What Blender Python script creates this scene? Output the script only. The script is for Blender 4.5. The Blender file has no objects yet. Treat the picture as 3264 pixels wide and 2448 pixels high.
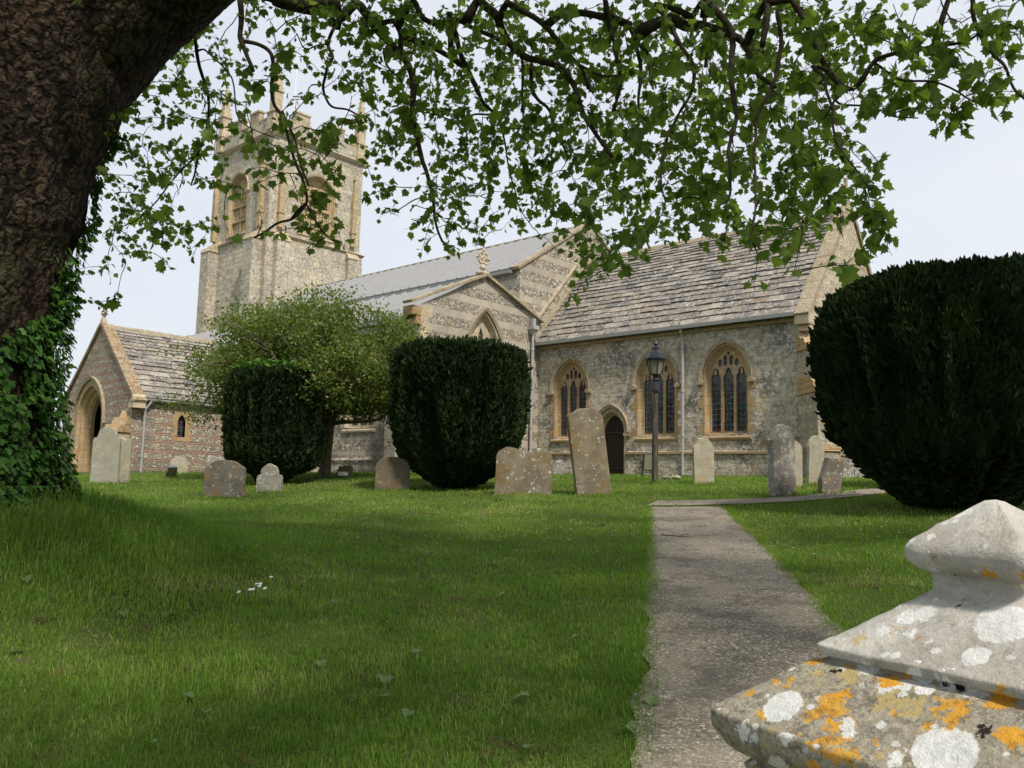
import bpy, bmesh, math, random
import numpy as np
from math import sin, cos, pi, radians, sqrt, atan2, degrees
from mathutils import Vector, Matrix
random.seed(7); RNG = np.random.default_rng(11)
S = bpy.context.scene
C = S.collection

# ---------------------------------------------------------------- camera
YAW, PIT, ROLL, FPX = radians(-42.0), radians(6.62), radians(1.38), 2700.0     # FPX: focal length in pixels of the 3264 px photo
FW = np.array([sin(YAW)*cos(PIT), cos(YAW)*cos(PIT), sin(PIT)])
_r = np.array([cos(YAW), -sin(YAW), 0.0]); _u = np.cross(_r, FW)
RT = cos(ROLL)*_r + sin(ROLL)*_u; UP = -sin(ROLL)*_r + cos(ROLL)*_u
cam = bpy.data.objects.new('camera', bpy.data.cameras.new('camera')); C.objects.link(cam)
cam.matrix_world = Matrix([[RT[i], UP[i], -FW[i], 0] for i in range(3)] + [[0, 0, 0, 1]])
cam.data.sensor_width = 36; cam.data.lens = FPX/3264*36
cam.data.clip_start = 0.05; cam.data.clip_end = 3000
S.camera = cam

# ---------------------------------------------------------------- light
SUN_AZ, SUN_EL = radians(107), radians(54)
SD = Vector((sin(SUN_AZ)*cos(SUN_EL), cos(SUN_AZ)*cos(SUN_EL), sin(SUN_EL)))
w = bpy.data.worlds.new('World'); S.world = w; w.use_nodes = True
nt = w.node_tree; nt.nodes.clear()
wo = nt.nodes.new('ShaderNodeOutputWorld'); bg = nt.nodes.new('ShaderNodeBackground')
sky = nt.nodes.new('ShaderNodeTexSky'); sky.sky_type = 'NISHITA'; sky.sun_disc = False
sky.sun_elevation = SUN_EL; sky.sun_rotation = SUN_AZ; sky.air_density = 1.3; sky.dust_density = 2.5
tc = nt.nodes.new('ShaderNodeTexCoord'); mp = nt.nodes.new('ShaderNodeMapping'); mp.inputs['Scale'].default_value = (1.2, 1.2, 3.2)
nz = nt.nodes.new('ShaderNodeTexNoise'); nz.inputs['Scale'].default_value = 1.3; nz.inputs['Detail'].default_value = 5; nz.inputs['Roughness'].default_value = .5
rp = nt.nodes.new('ShaderNodeValToRGB'); rp.color_ramp.elements[0].position = .3; rp.color_ramp.elements[1].position = .72
rp.color_ramp.elements[0].color = (7.9, 8.5, 9.5, 1); rp.color_ramp.elements[1].color = (9.7, 10.0, 10.5, 1)
mx = nt.nodes.new('ShaderNodeMix'); mx.data_type = 'RGBA'; mx.inputs['Factor'].default_value = .84
L = nt.links.new
L(tc.outputs['Generated'], mp.inputs['Vector']); L(mp.outputs['Vector'], nz.inputs['Vector']); L(nz.outputs['Fac'], rp.inputs['Fac'])
L(sky.outputs['Color'], mx.inputs['A']); L(rp.outputs['Color'], mx.inputs['B']); L(mx.outputs['Result'], bg.inputs['Color'])
bg.inputs['Strength'].default_value = .10; L(bg.outputs['Background'], wo.inputs['Surface'])
sl = bpy.data.lights.new('sun', 'SUN'); sl.energy = 4.6; sl.angle = radians(6.0); sl.color = (1.0, .93, .82)
so = bpy.data.objects.new('sun', sl); C.objects.link(so); so.rotation_euler = SD.to_track_quat('Z', 'Y').to_euler(); so.location = (10, -10, 30)
S.view_settings.view_transform = 'Standard'; S.view_settings.look = 'None'; S.view_settings.exposure = 0; S.view_settings.gamma = 1
S.render.resolution_x = 1024; S.render.resolution_y = 768

# ---------------------------------------------------------------- helpers: photo geometry
def ray(x, y):            # direction of a photo pixel (3264 px frame)
    return FW + RT*(x-1632)/FPX - UP*(y-1224)/FPX
def ray2(x, y): return ray(x*1.4756, y*1.4756)      # same, in the 2212 px frame
def proj2(P):
    P = np.asarray(P, float); d = P@FW
    return (1632+FPX*(P@RT)/d)/1.4756, (1224-FPX*(P@UP)/d)/1.4756
def at2(x, y, d): r = ray2(x, y); return r*d/np.hypot(r[0], r[1])
def hdir(x):              # horizontal unit direction through photo column x (3264)
    r = ray(x, 1530); n = np.hypot(r[0], r[1]); return r[0]/n, r[1]/n

def vnoise(P, seed=0):
    P = np.asarray(P, float); i = np.floor(P).astype(np.int64); f = P-i; f = f*f*(3-2*f); out = 0
    for dx in (0, 1):
        for dy in (0, 1):
            for dz in (0, 1):
                h = ((i[:, 0]+dx)*374761393+(i[:, 1]+dy)*668265263+(i[:, 2]+dz)*2147483647+seed*974711) & 0x7fffffff
                h = (h ^ (h >> 13))*1274126177 & 0x7fffffff; h = (h ^ (h >> 16)) & 0xffff
                wgt = (f[:, 0] if dx else 1-f[:, 0])*(f[:, 1] if dy else 1-f[:, 1])*(f[:, 2] if dz else 1-f[:, 2])
                out = out+wgt*(h/65535.0)
    return out*2-1
def fbm(P, oct=3, seed=0):
    P = np.asarray(P, float); s = 0; a = 1; t = 0
    for k in range(oct): s = s+a*vnoise(P*2**k+17.3*k, seed+k); t += a; a *= .5
    return s/t

# ---------------------------------------------------------------- helpers: terrain
_g = [(0, 0, -1.48), (0, -6, -1.8), (-8, -4, -1.5), (8, -4, -1.6)]
for px, d, z in [(2080, 3.7, -1.22), (2080, 6.3, -1.04), (2080, 11, -.72), (2080, 16.1, -.38), (2080, 18.6, -.19), (2088, 22, .06), (2088, 27, .28),
                 (716, 20, -.54), (853, 25, -.20), (1251, 20, -.24), (1033, 26, .14), (1445, 20.5, -.2), (300, 5, -1.22), (300, 10, -.92), (560, 30, -.02),
                 (2951, 15, -.18), (3200, 8, -.7), (3200, 4, -1.15), (3264, 30, .42), (3264, 20, .1), (0, 20, -.45), (-200, 10, -.9), (1000, 5, -1.2), (1000, 12, -.78)]:
    a, b = hdir(px); _g.append((a*d, b*d, z))
_g += [(-20, 26, .32), (-15, 26, .33), (-11, 26, .36), (-7, 27, .4), (-22, 22, .3), (-33, 14.6, .02), (-33, 19, .1), (-39, 15, 0), (-44, 20, .1), (-27, 19.3, .2),
       (-45, 30, .2), (10, 30, .4), (-20, 40, .4), (15, 5, -.9), (-45, 0, -.6), (15, 20, 0)]
_g = np.array(_g)
def _ker(A, B): r = np.hypot(A[:, None, 0]-B[None, :, 0], A[:, None, 1]-B[None, :, 1]); return r
_n = len(_g); _K = np.zeros((_n+3, _n+3)); _K[:_n, :_n] = _ker(_g, _g)-np.eye(_n)*1.0; _K[:_n, _n] = 1; _K[:_n, _n+1:] = _g[:, :2]; _K[_n:, :_n] = _K[:_n, _n:].T
_W = np.linalg.solve(_K, np.concatenate([_g[:, 2], [0, 0, 0]]))
tx, ty = hdir(-155); TREE = np.array([tx*10.0, ty*10.0])
def gz(X, Y):
    X = np.atleast_1d(np.asarray(X, float)); Y = np.atleast_1d(np.asarray(Y, float))
    Q = np.stack([np.clip(X, -48, 16), np.clip(Y, -6, 40)], 1)
    sh = _ker(Q, _g)@_W[:_n]+_W[_n]+Q@_W[_n+1:]
    r2 = (X-TREE[0])**2+(Y-TREE[1])**2
    z = sh+.80*np.exp(-r2/(2*1.62**2))
    z = z+.02*fbm(np.stack([X*.5, Y*.5, X*0], 1), 2, 3)
    return z
def g1(x, y): return float(gz(x, y)[0])
def on_ground(x, y):      # photo pixel (2212 frame) -> ground point
    r = ray2(x, y); t = np.linspace(1.5, 45, 900)/np.hypot(r[0], r[1])
    P = t[:, None]*r; dz = P[:, 2]-gz(P[:, 0], P[:, 1]); k = np.argmax(dz < 0)
    if k == 0: k = 899
    a = dz[k-1]/(dz[k-1]-dz[k]+1e-9); return P[k-1]+(P[k]-P[k-1])*a

# ---------------------------------------------------------------- helpers: materials
class NB:
    def __init__(s, name, rough=.85, spec=.25):
        s.m = bpy.data.materials.new(name); s.m.use_nodes = True; s.t = s.m.node_tree; s.n = s.t.nodes; s.n.clear()
        s.o = s.n.new('ShaderNodeOutputMaterial'); s.p = s.n.new('ShaderNodeBsdfPrincipled'); s.t.links.new(s.p.outputs[0], s.o.inputs[0])
        s.p.inputs['Roughness'].default_value = rough; s.p.inputs['Specular IOR Level'].default_value = spec
    def put(s, sock, v):
        if hasattr(v, 'is_linked') or hasattr(v, 'links'): s.t.links.new(v, sock)
        else:
            if isinstance(v, (tuple, list)) and len(v) == 3 and len(sock.default_value) == 4: v = (*v, 1)
            sock.default_value = v
    def pos(s): return s.n.new('ShaderNodeNewGeometry').outputs['Position']
    def obj(s): return s.n.new('ShaderNodeTexCoord').outputs['Object']
    def attr(s, a='rnd'): q = s.n.new('ShaderNodeAttribute'); q.attribute_name = a; return q.outputs['Fac']
    def orand(s): return s.n.new('ShaderNodeObjectInfo').outputs['Random']
    def math(s, op, a, b=0.0, c=None, clamp=False):
        q = s.n.new('ShaderNodeMath'); q.operation = op; q.use_clamp = clamp; s.put(q.inputs[0], a); s.put(q.inputs[1], b)
        if c is not None: s.put(q.inputs[2], c)
        return q.outputs[0]
    def vmath(s, op, a, b=(0, 0, 0)):
        q = s.n.new('ShaderNodeVectorMath'); q.operation = op; s.put(q.inputs[0], a)
        if op == 'SCALE': s.put(q.inputs['Scale'], b)
        else: s.put(q.inputs[1], b)
        return q.outputs[0]
    def sep(s, v): q = s.n.new('ShaderNodeSeparateXYZ'); s.put(q.inputs[0], v); return q.outputs
    def comb(s, x, y, z=0.0):
        q = s.n.new('ShaderNodeCombineXYZ'); s.put(q.inputs[0], x); s.put(q.inputs[1], y); s.put(q.inputs[2], z); return q.outputs[0]
    def noise(s, v, sc, det=3, rough=.55, col=False):
        q = s.n.new('ShaderNodeTexNoise'); s.put(q.inputs['Vector'], v); q.inputs['Scale'].default_value = sc; q.inputs['Detail'].default_value = det; q.inputs['Roughness'].default_value = rough
        return q.outputs['Color' if col else 'Fac']
    def vor(s, v, sc, feat='F1', rand=1.0):
        q = s.n.new('ShaderNodeTexVoronoi'); q.feature = feat; s.put(q.inputs['Vector'], v); q.inputs['Scale'].default_value = sc; q.inputs['Randomness'].default_value = rand
        return q.outputs
    def ramp(s, f, stops, interp='LINEAR'):
        q = s.n.new('ShaderNodeValToRGB'); q.color_ramp.interpolation = interp; e = q.color_ramp.elements
        while len(e) < len(stops): e.new(.5)
        for k, (p, c) in enumerate(stops): e[k].position = p; e[k].color = (c, c, c, 1) if not isinstance(c, tuple) else (*c, 1)
        s.put(q.inputs[0], f); return q.outputs[0]
    def th(s, f, a, b):       # smooth step from a to b
        q = s.n.new('ShaderNodeMapRange'); q.interpolation_type = 'SMOOTHSTEP'; s.put(q.inputs[0], f); q.inputs[1].default_value = min(a, b); q.inputs[2].default_value = max(a, b)
        if a > b: q.inputs[3].default_value = 1.0; q.inputs[4].default_value = 0.0
        return q.outputs[0]
    def mix(s, f, a, b, mode='MIX'):
        q = s.n.new('ShaderNodeMix'); q.data_type = 'RGBA'; q.blend_type = mode; s.put(q.inputs['Factor'], f); s.put(q.inputs['A'], a); s.put(q.inputs['B'], b); return q.outputs['Result']
    def brick(s, v, bw, bh, c1, c2, mc, ms=.012, off=.5, smooth=.2):
        q = s.n.new('ShaderNodeTexBrick'); s.put(q.inputs['Vector'], v); q.offset = off; q.squash = .75; q.squash_frequency = 3
        for k, x in (('Color1', c1), ('Color2', c2), ('Mortar', mc), ('Scale', 1.0), ('Mortar Size', ms), ('Mortar Smooth', smooth), ('Bias', 0.0), ('Brick Width', bw), ('Row Height', bh)): s.put(q.inputs[k], x)
        return q.outputs
    def bump(s, h, st=.5, dist=.02, nrm=None):
        q = s.n.new('ShaderNodeBump'); q.inputs['Strength'].default_value = st; q.inputs['Distance'].default_value = dist; s.put(q.inputs['Height'], h)
        if nrm is not None: s.put(q.inputs['Normal'], nrm)
        return q.outputs[0]
    def done(s, col, nrm=None, rough=None):
        s.put(s.p.inputs['Base Color'], col)
        if nrm is not None: s.put(s.p.inputs['Normal'], nrm)
        if rough is not None: s.put(s.p.inputs['Roughness'], rough)
        return s.m

def wallco(b, wob=.03):      # (along wall, height) with a little wobble
    P = b.pos(); n = b.noise(P, 2.5, 2, .5, True); n = b.vmath('SCALE', b.vmath('SUBTRACT', n, (.5, .5, .5)), wob*2)
    x = b.sep(b.vmath('ADD', P, n)); return P, b.comb(b.math('ADD', x[0], x[1]), x[2]), x[2]
def lichen(b, P, col, sc, amt, c=(.62, .62, .58), soft=.06, size=.42):
    Pw = b.vmath('ADD', P, b.vmath('SCALE', b.noise(P, sc*2.2, 2, .5, True), .25/sc*2))
    v = b.vor(Pw, sc); r = b.sep(v['Color'])
    rad = b.math('MULTIPLY', r[1], size); m = b.math('LESS_THAN', v['Distance'], rad) if soft == 0 else b.th(b.math('SUBTRACT', rad, v['Distance']), 0, soft)
    pick = b.math('LESS_THAN', r[0], amt); return b.mix(b.math('MULTIPLY', m, pick), col, c)
def ashlar(name, c1, c2, mortar, bw=.36, bh=.17, white=.3, orange=.1, dark=.5, ochre=(.36, .22, .09), och=.35, drk=(.10, .095, .085), wc=(.58, .58, .53)):
    b = NB(name); P, uv, z = wallco(b, .03); bo = b.brick(uv, bw, bh, c1, c2, mortar, .013)
    b2 = b.brick(b.vmath('ADD', uv, (bw*7, bh*6, 0)), bw, bh, (.62, .62, .66), (1.3, 1.24, 1.12), (1, 1, 1), .0)
    col = b.mix(1.0, bo['Color'], b2['Color'], 'MULTIPLY')
    col = b.mix(.55, col, b.mix(b.th(b.noise(P, 7, 5, .75), .3, .7), tuple(x*.45 for x in c2), tuple(min(1, x*1.5) for x in c1)))
    col = b.mix(b.math('MULTIPLY', b.th(b.noise(P, .8, 5, .68), .46, .62), dark), col, drk)
    col = b.mix(b.math('MULTIPLY', b.th(b.noise(b.vmath('ADD', P, (7, 3, 1)), 1.3, 5, .7), .52, .64), och), col, ochre)
    col = b.mix(b.math('MULTIPLY', b.th(b.noise(P, 22, 4, .75), .52, .7), .4), col, tuple(x*.4 for x in c2))
    col = b.mix(b.math('MULTIPLY', b.th(b.noise(b.vmath('ADD', P, (1, 8, 4)), 5.5, 6, .72), .60-.1*white, .66-.1*white), .8), col, wc)
    col = lichen(b, P, col, 6.5, white*.6, wc, .10); col = lichen(b, b.vmath('ADD', P, (3, 1, 2)), col, 13, white*.7, wc, .14)
    col = lichen(b, b.vmath('ADD', P, (9, 5, 2)), col, 8, orange, (.42, .22, .05))
    h = b.math('ADD', b.math('MULTIPLY', bo['Fac'], -.9), b.math('MULTIPLY', b.noise(P, 12, 5, .75), 1.3))
    return b.done(col, b.bump(h, 1.0, .05))
def hamstone(name, base=(.41, .28, .145), lich=.35):
    b = NB(name); P = b.pos(); uv = wallco(b, .01)[1]; bo = b.brick(uv, .6, .31, (1, 1, 1), (.8, .78, .75), (.55, .5, .45), .008)
    col = b.mix(b.noise(P, 3.5, 5, .65), tuple(x*.62 for x in base), tuple(min(1, x*1.35) for x in base))
    col = b.mix(1.0, col, bo['Color'], 'MULTIPLY')
    col = b.mix(b.math('MULTIPLY', b.th(b.noise(b.vmath('ADD', P, (4, 4, 4)), 2.4, 4, .6), .5, .66), .65), col, (.30, .27, .21))
    col = lichen(b, P, col, 15, lich, (.55, .53, .45)); col = lichen(b, P, col, 30, lich*.6, (.58, .56, .48))
    return b.done(col, b.bump(b.noise(P, 22, 4, .7), .5, .02))
def flint_cols(b, P, sc=11):
    v = b.vor(b.vmath('MULTIPLY', P, (1, 1, 1.3)), sc); e = b.vor(b.vmath('MULTIPLY', P, (1, 1, 1.3)), sc, 'DISTANCE_TO_EDGE')['Distance']; r = b.sep(v['Color'])[0]
    c = b.ramp(r, [(0, (.16, .145, .14)), (.14, (.27, .235, .20)), (.3, (.30, .26, .20)), (.55, (.48, .42, .33)), (.75, (.66, .62, .54)), (1, (.40, .30, .2))], 'CONSTANT')
    return b.mix(b.th(e, .02, .10), (.44, .39, .30), c), e
def banded(name, period, start, frac, mode='ashlar', dark=.2):
    b = NB(name); P, uv, z = wallco(b, .018)
    f = b.math('FRACT', b.math('DIVIDE', b.math('SUBTRACT', z, start), period)); m = b.math('LESS_THAN', f, frac)
    fl, e = flint_cols(b, P, 12 if mode == 'ashlar' else 8.5)
    if mode == 'ashlar':
        bo = b.brick(b.comb(b.sep(uv)[0], b.math('SUBTRACT', z, start)), .55, period, (.50, .44, .34), (.40, .36, .29), (.36, .32, .25), .004)
        other = b.mix(b.noise(P, 5, 4, .6), b.mix(1.0, bo['Color'], (.75, .75, .78), 'MULTIPLY'), bo['Color'])
        hh = .6
    else:
        bo = b.brick(uv, .235, .075, (.30, .135, .09), (.19, .105, .08), (.42, .36, .28), .012)
        other = b.mix(b.th(b.noise(P, 3.2, 4, .7), .5, .62), bo['Color'], (.33, .27, .22))
        st = b.brick(uv, .42, .105, (.40, .35, .26), (.18, .15, .11), (.33, .28, .21), .014)
        fl = b.mix(.5, fl, st['Color'])
    col = b.mix(m, fl, other)
    col = b.mix(b.math('MULTIPLY', b.th(b.noise(P, .8, 4, .6), .48-.12*max(0, dark-1), .66), min(1, dark)*.9), col, (.12, .105, .09))
    col = b.mix(b.math('MULTIPLY', b.th(b.noise(P, 1.5, 4, .7), .55, .66), .45), col, (.34, .21, .10))
    col = lichen(b, P, col, 12, .18, (.55, .52, .45))
    h = b.mix(m, b.math('MULTIPLY', b.th(e, 0, .15), 1.2), b.math('ADD', b.math('MULTIPLY', bo['Fac'], -.6), b.math('MULTIPLY', b.noise(P, 15, 3, .6), .5)))
    return b.done(col, b.bump(h, .9, .035))

def headstone_mat(name, base, white, orange, dark=.4, oc=(.34, .17, .04)):
    b = NB(name); r = b.orand(); P = b.vmath('ADD', b.obj(), b.comb(b.math('MULTIPLY', r, 37.0), b.math('MULTIPLY', r, 11.0), 0.0))
    col = b.mix(b.noise(P, 7, 5, .7), tuple(x*.6 for x in base), tuple(min(1, x*1.35) for x in base))
    col = b.mix(b.math('MULTIPLY', b.th(b.noise(P, 2.2, 4, .6), .42, .6), dark), col, (.09, .08, .065))
    col = b.mix(b.math('MULTIPLY', b.th(b.noise(b.vmath('ADD', P, (5, 5, 5)), 2.6, 4, .7), .60-.25*orange, .72-.25*orange), min(1, orange*1.4)), col, oc)
    col = b.mix(b.math('MULTIPLY', b.th(b.noise(b.vmath('ADD', P, (9, 2, 5)), 9, 6, .75), .63-.12*white, .68-.12*white), .85), col, (.50, .51, .46)); col = b.mix(b.math('MULTIPLY', b.th(b.noise(P, 30, 5, .8), .52, .66), .45), col, tuple(x*.4 for x in base))
    col = lichen(b, P, col, 12, white*.5, (.52, .53, .48), .12); return b.done(col, b.bump(b.noise(P, 28, 5, .75), .8, .02))

M = {}
M['chancel'] = ashlar('chancel_rubble', (.56, .49, .36), (.33, .30, .25), (.60, .54, .44), .34, .155, .85, .12, .85, och=.38, drk=(.125, .12, .11), wc=(.62, .62, .58))
M['chancel_e'] = ashlar('east_ashlar', (.56, .48, .36), (.44, .37, .28), (.46, .40, .31), .48, .24, .22, .12, .18)
M['tower'] = ashlar('tower_ashlar', (.60, .545, .43), (.34, .31, .26), (.56, .50, .40), .46, .29, .35, .08, .35, och=.3, drk=(.19, .175, .155))
M['parapet'] = ashlar('parapet_stone', (.50, .42, .30), (.42, .35, .26), (.33, .28, .21), .7, .4, .35, .2, .25, och=.5)
M['ham'] = hamstone('ham_stone'); M['ham_pale'] = hamstone('pale_dressing', (.52, .43, .30), .3); M['ham_tower'] = hamstone('tower_dressing', (.46, .35, .20), .25)
M['coping'] = hamstone('coping_stone', (.34, .28, .19), .6)
M['band'] = banded('flint_and_ashlar_bands', .65, 5.92, .43)
M['porch'] = banded('brick_and_flint_bands', .35, .12, .40, 'brick', .35)
M['flint_shade_tone'] = banded('flint_wall_shade_tone', .55, .3, .3, 'ashlar', 1.6)  # extra dark mottling puts the thorn tree's shade into the wall colour

def slatemat(name, mossy=.3, tint=(1, 1, 1)):
    b = NB(name, .9); P = b.pos(); r = b.attr()
    col = b.ramp(r, [(0, (.09, .088, .084)), (.2, (.17, .16, .15)), (.4, (.23, .20, .165)), (.55, (.14, .135, .13)), (.75, (.27, .245, .21)), (.9, (.36, .33, .28)), (1, (.20, .15, .11))])
    col = b.mix(b.math('MULTIPLY', b.noise(P, 5, 5, .75), .55), col, (.13, .125, .12))
    col = b.mix(b.math('MULTIPLY', b.th(b.noise(P, 6.5, 5, .7), .5, .60), .55), col, (.46, .41, .33))
    col = lichen(b, P, col, 7, .22, (.50, .47, .41), .14); col = lichen(b, b.vmath('ADD', P, (4, 2, 0)), col, 16, .25, (.52, .48, .41), .2)
    col = lichen(b, b.vmath('ADD', P, (1, 7, 0)), col, 6, mossy, (.045, .035, .02), .08, .36)
    return b.done(col, b.bump(b.noise(P, 16, 5, .7), .7, .03))
M['slate'] = slatemat('stone_slates', .12); M['slate_porch'] = slatemat('mossy_stone_slates', .55)
def simple(name, col, rough=.7, spec=.3, nsc=8, var=.25, metal=0, bmp=.2, objco=False):
    b = NB(name, rough, spec); P = b.obj() if objco else b.pos(); b.p.inputs['Metallic'].default_value = metal
    n = b.noise(P, nsc, 4, .65); return b.done(b.mix(n, tuple(x*(1-var) for x in col), tuple(min(1, x*(1+var)) for x in col)), b.bump(n, bmp, .01))
M['lead'] = simple('lead_sheet', (.25, .25, .255), .6, .35, 2.5, .2)
M['leadpipe'] = simple('grey_painted_pipe', (.34, .34, .34), .5, .4, 3, .12)
M['gutter'] = simple('grey_gutter', (.22, .23, .21), .5, .4, 3, .15)
M['iron'] = simple('black_iron', (.02, .02, .022), .4, .5, 20, .3)
M['white'] = simple('white_paint', (.75, .75, .72), .5, .3, 5, .05)
M['black'] = simple('black_plastic', (.025, .027, .03), .45, .5, 20, .2, objco=True)
M['greyplastic'] = simple('grey_plastic', (.16, .19, .22), .5, .5, 20, .15, objco=True)
M['stem'] = simple('stem_green', (.10, .16, .04), .8, .2, 10, .2)
def _door():
    b = NB('dark_oak_planks', .7); P = b.pos(); x = b.sep(P); pl = b.math('FRACT', b.math('MULTIPLY', b.math('ADD', x[0], x[1]), 5.2)); g = b.math('LESS_THAN', pl, .07)
    n = b.noise(b.vmath('MULTIPLY', P, (14, 14, 1.2)), 2, 4, .6); c = b.mix(n, (.022, .013, .010), (.05, .028, .02)); return b.done(b.mix(g, c, (.008, .006, .005)), b.bump(b.math('ADD', n, b.math('MULTIPLY', g, -2.0)), .5, .01))
M['oak'] = _door()
def _glass():
    b = NB('leaded_glass', .16, .5); P = b.pos(); x = b.sep(P); u = b.math('ADD', x[0], x[1])
    wv = b.noise(P, 9, 1, .4); a = b.math('FRACT', b.math('ADD', b.math('MULTIPLY', u, 7.5), b.math('MULTIPLY', wv, .8))); c = b.math('FRACT', b.math('ADD', b.math('MULTIPLY', x[2], 5.5), b.math('MULTIPLY', wv, .9)))
    m = b.math('MAXIMUM', b.math('LESS_THAN', a, .12), b.math('LESS_THAN', c, .11)); t = b.vor(b.vmath('MULTIPLY', P, (1, 1, .7)), 6)['Color']
    col = b.mix(.86, t, (.015, .017, .02)); col = b.mix(1.0, col, (.35, .35, .4), 'MULTIPLY')
    return b.done(b.mix(m, col, (.11, .12, .13)), b.bump(b.math('ADD', b.noise(P, 6, 2), m), .35, .02), b.mix(m, (.14, .14, .14), (.6, .6, .6)))
M['glass'] = _glass()
M['dark'] = simple('dark_void', (.012, .011, .01), .9, .1)
M['inner'] = simple('porch_plaster', (.10, .075, .05), .9, .1)
def _wood():
    b = NB('weathered_post', .85); P = b.obj(); n = b.noise(b.vmath('MULTIPLY', P, (22, 22, 1.6)), 1.6, 5, .7)
    c = b.ramp(n, [(.3, (.035, .03, .024)), (.52, (.075, .065, .052)), (.7, (.19, .165, .13))]); return b.done(b.mix(b.math('MULTIPLY', b.th(b.noise(P, 2, 3), .5, .6), .5), c, (.05, .05, .03)), b.bump(n, .8, .02))
M['post'] = _wood()
def _lampglass():
    b = NB('lamp_glass', .1, .5); P = b.obj(); c = b.mix(b.noise(P, 6, 2), (.20, .19, .13), (.34, .32, .24)); b.p.inputs['Alpha'].default_value = .75; return b.done(c)
M['lampglass'] = _lampglass()
def _bark():
    b = NB('plane_bark', .9, .15); P = b.pos(); Ps = b.vmath('MULTIPLY', P, (1, 1, .55))
    v = b.vor(b.vmath('ADD', Ps, b.vmath('SCALE', b.noise(P, 4, 3, .6, True), .25)), 16); n = b.noise(P, 1.6, 4, .6)
    c = b.ramp(b.sep(v['Color'])[0], [(0, (.019, .0135, .010)), (.35, (.036, .025, .018)), (.7, (.062, .041, .029)), (1, (.095, .068, .046))])
    c = b.mix(b.math('MULTIPLY', b.th(n, .5, .65), .6), c, (.085, .052, .034)); c = b.mix(b.math('MULTIPLY', b.th(b.noise(b.vmath('ADD', P, (5, 0, 3)), 1.1, 3), .55, .7), .5), c, (.07, .08, .035))
    h = b.math('ADD', b.math('MULTIPLY', v['Distance'], -2.2), b.noise(Ps, 34, 5, .75)); c = b.mix(b.th(v['Distance'], .45, .75), c, (.012, .009, .007)); return b.done(c, b.bump(h, .9, .035))
M['bark'] = _bark()
def _twig(name, c1, c2, sc=9):
    b = NB(name, .9, .15); P = b.pos(); n = b.noise(P, sc, 4, .7); return b.done(b.mix(b.th(n, .35, .65), c1, c2), b.bump(n, .6, .02))
M['twig'] = _twig('branch_bark', (.020, .014, .010), (.055, .047, .032)); M['shrubbark'] = _twig('grey_bark', (.10, .085, .06), (.20, .17, .125))
def leafmat(name, cs, trans=.45, rough=.5, spec=.4, nsc=.8):
    b = NB(name, rough, spec); P = b.pos(); r = b.attr()
    c = b.ramp(b.math('ADD', b.math('MULTIPLY', r, .7), b.math('MULTIPLY', b.noise(P, nsc, 2), .3)), [(k/(len(cs)-1), x) for k, x in enumerate(cs)])
    b.put(b.p.inputs['Base Color'], c)
    if trans > 0:
        t = b.n.new('ShaderNodeBsdfTranslucent'); b.put(t.inputs['Color'], b.mix(1.0, c, (1.5, 1.7, .75), 'MULTIPLY')); ms = b.n.new('ShaderNodeMixShader'); ms.inputs[0].default_value = trans
        b.t.links.new(b.p.outputs[0], ms.inputs[1]); b.t.links.new(t.outputs[0], ms.inputs[2]); b.t.links.new(ms.outputs[0], b.o.inputs[0])
    return b.m
M['leaf'] = leafmat('plane_leaf', [(.075, .120, .028), (.13, .19, .042), (.21, .28, .065)], .6, .55, .25)
M['fallen'] = leafmat('fallen_leaf', [(.09, .11, .04), (.10, .155, .05), (.15, .20, .08)], .2)
M['ivy'] = leafmat('ivy_leaf', [(.025, .065, .012), (.05, .125, .018), (.10, .22, .032)], .18, .5, .22, 1.5)
M['shrub'] = leafmat('thorn_leaf', [(.04, .07, .014), (.075, .11, .020), (.115, .15, .028), (.16, .18, .038)], .4)
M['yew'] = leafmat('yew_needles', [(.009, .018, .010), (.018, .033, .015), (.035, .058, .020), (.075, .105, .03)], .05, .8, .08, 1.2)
M['blade'] = leafmat('grass_blades', [(.050, .092, .014), (.10, .178, .024), (.165, .265, .038), (.36, .33, .14)], .4, .6, .2, .45)
M['rust'] = simple('rusty_iron', (.05, .035, .03), .6, .4)
M['petal'] = simple('daisy_petals', (.8, .8, .76), .6, .2, 3, .02); M['twigdry'] = simple('dry_twig', (.05, .04, .03), .9, .1)
def _ground():
    b = NB('lawn_soil', .95, .1); P = b.pos(); n1 = b.noise(P, .55, 4, .6); n2 = b.noise(P, 14, 4, .75)
    c = b.mix(b.th(n1, .35, .65), (.07, .09, .022), (.12, .15, .035)); c = b.mix(b.math('MULTIPLY', n2, .75), c, (.03, .055, .012))
    c = b.mix(b.math('MULTIPLY', b.th(b.noise(b.vmath('ADD', P, (3, 9, 0)), 1.6, 4, .7), .62, .7), .7), c, (.10, .075, .045)); return b.done(c, b.bump(n2, .8, .05))
M['ground'] = _ground()
def _path():
    b = NB('worn_tarmac', .95, .15); P = b.pos(); v = b.vor(P, 85); r = b.sep(v['Color'])[0]
    c = b.ramp(r, [(0, (.085, .072, .058)), (.4, (.185, .16, .13)), (.8, (.26, .23, .185)), (.94, (.44, .40, .33)), (1, (.62, .57, .49))])
    c = b.mix(b.math('MULTIPLY', b.th(b.noise(P, 1.3, 4, .65), .4, .65), .5), c, (.33, .285, .22)); c = b.mix(b.math('MULTIPLY', b.th(b.noise(b.vmath('ADD', P, (8, 1, 0)), 2.5, 5, .7), .5, .62), .5), c, (.085, .072, .06))
    return b.done(c, b.bump(b.math('ADD', b.math('MULTIPLY', v['Distance'], -1.0), b.noise(P, 30, 3)), .7, .012))
M['path'] = _path()
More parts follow.
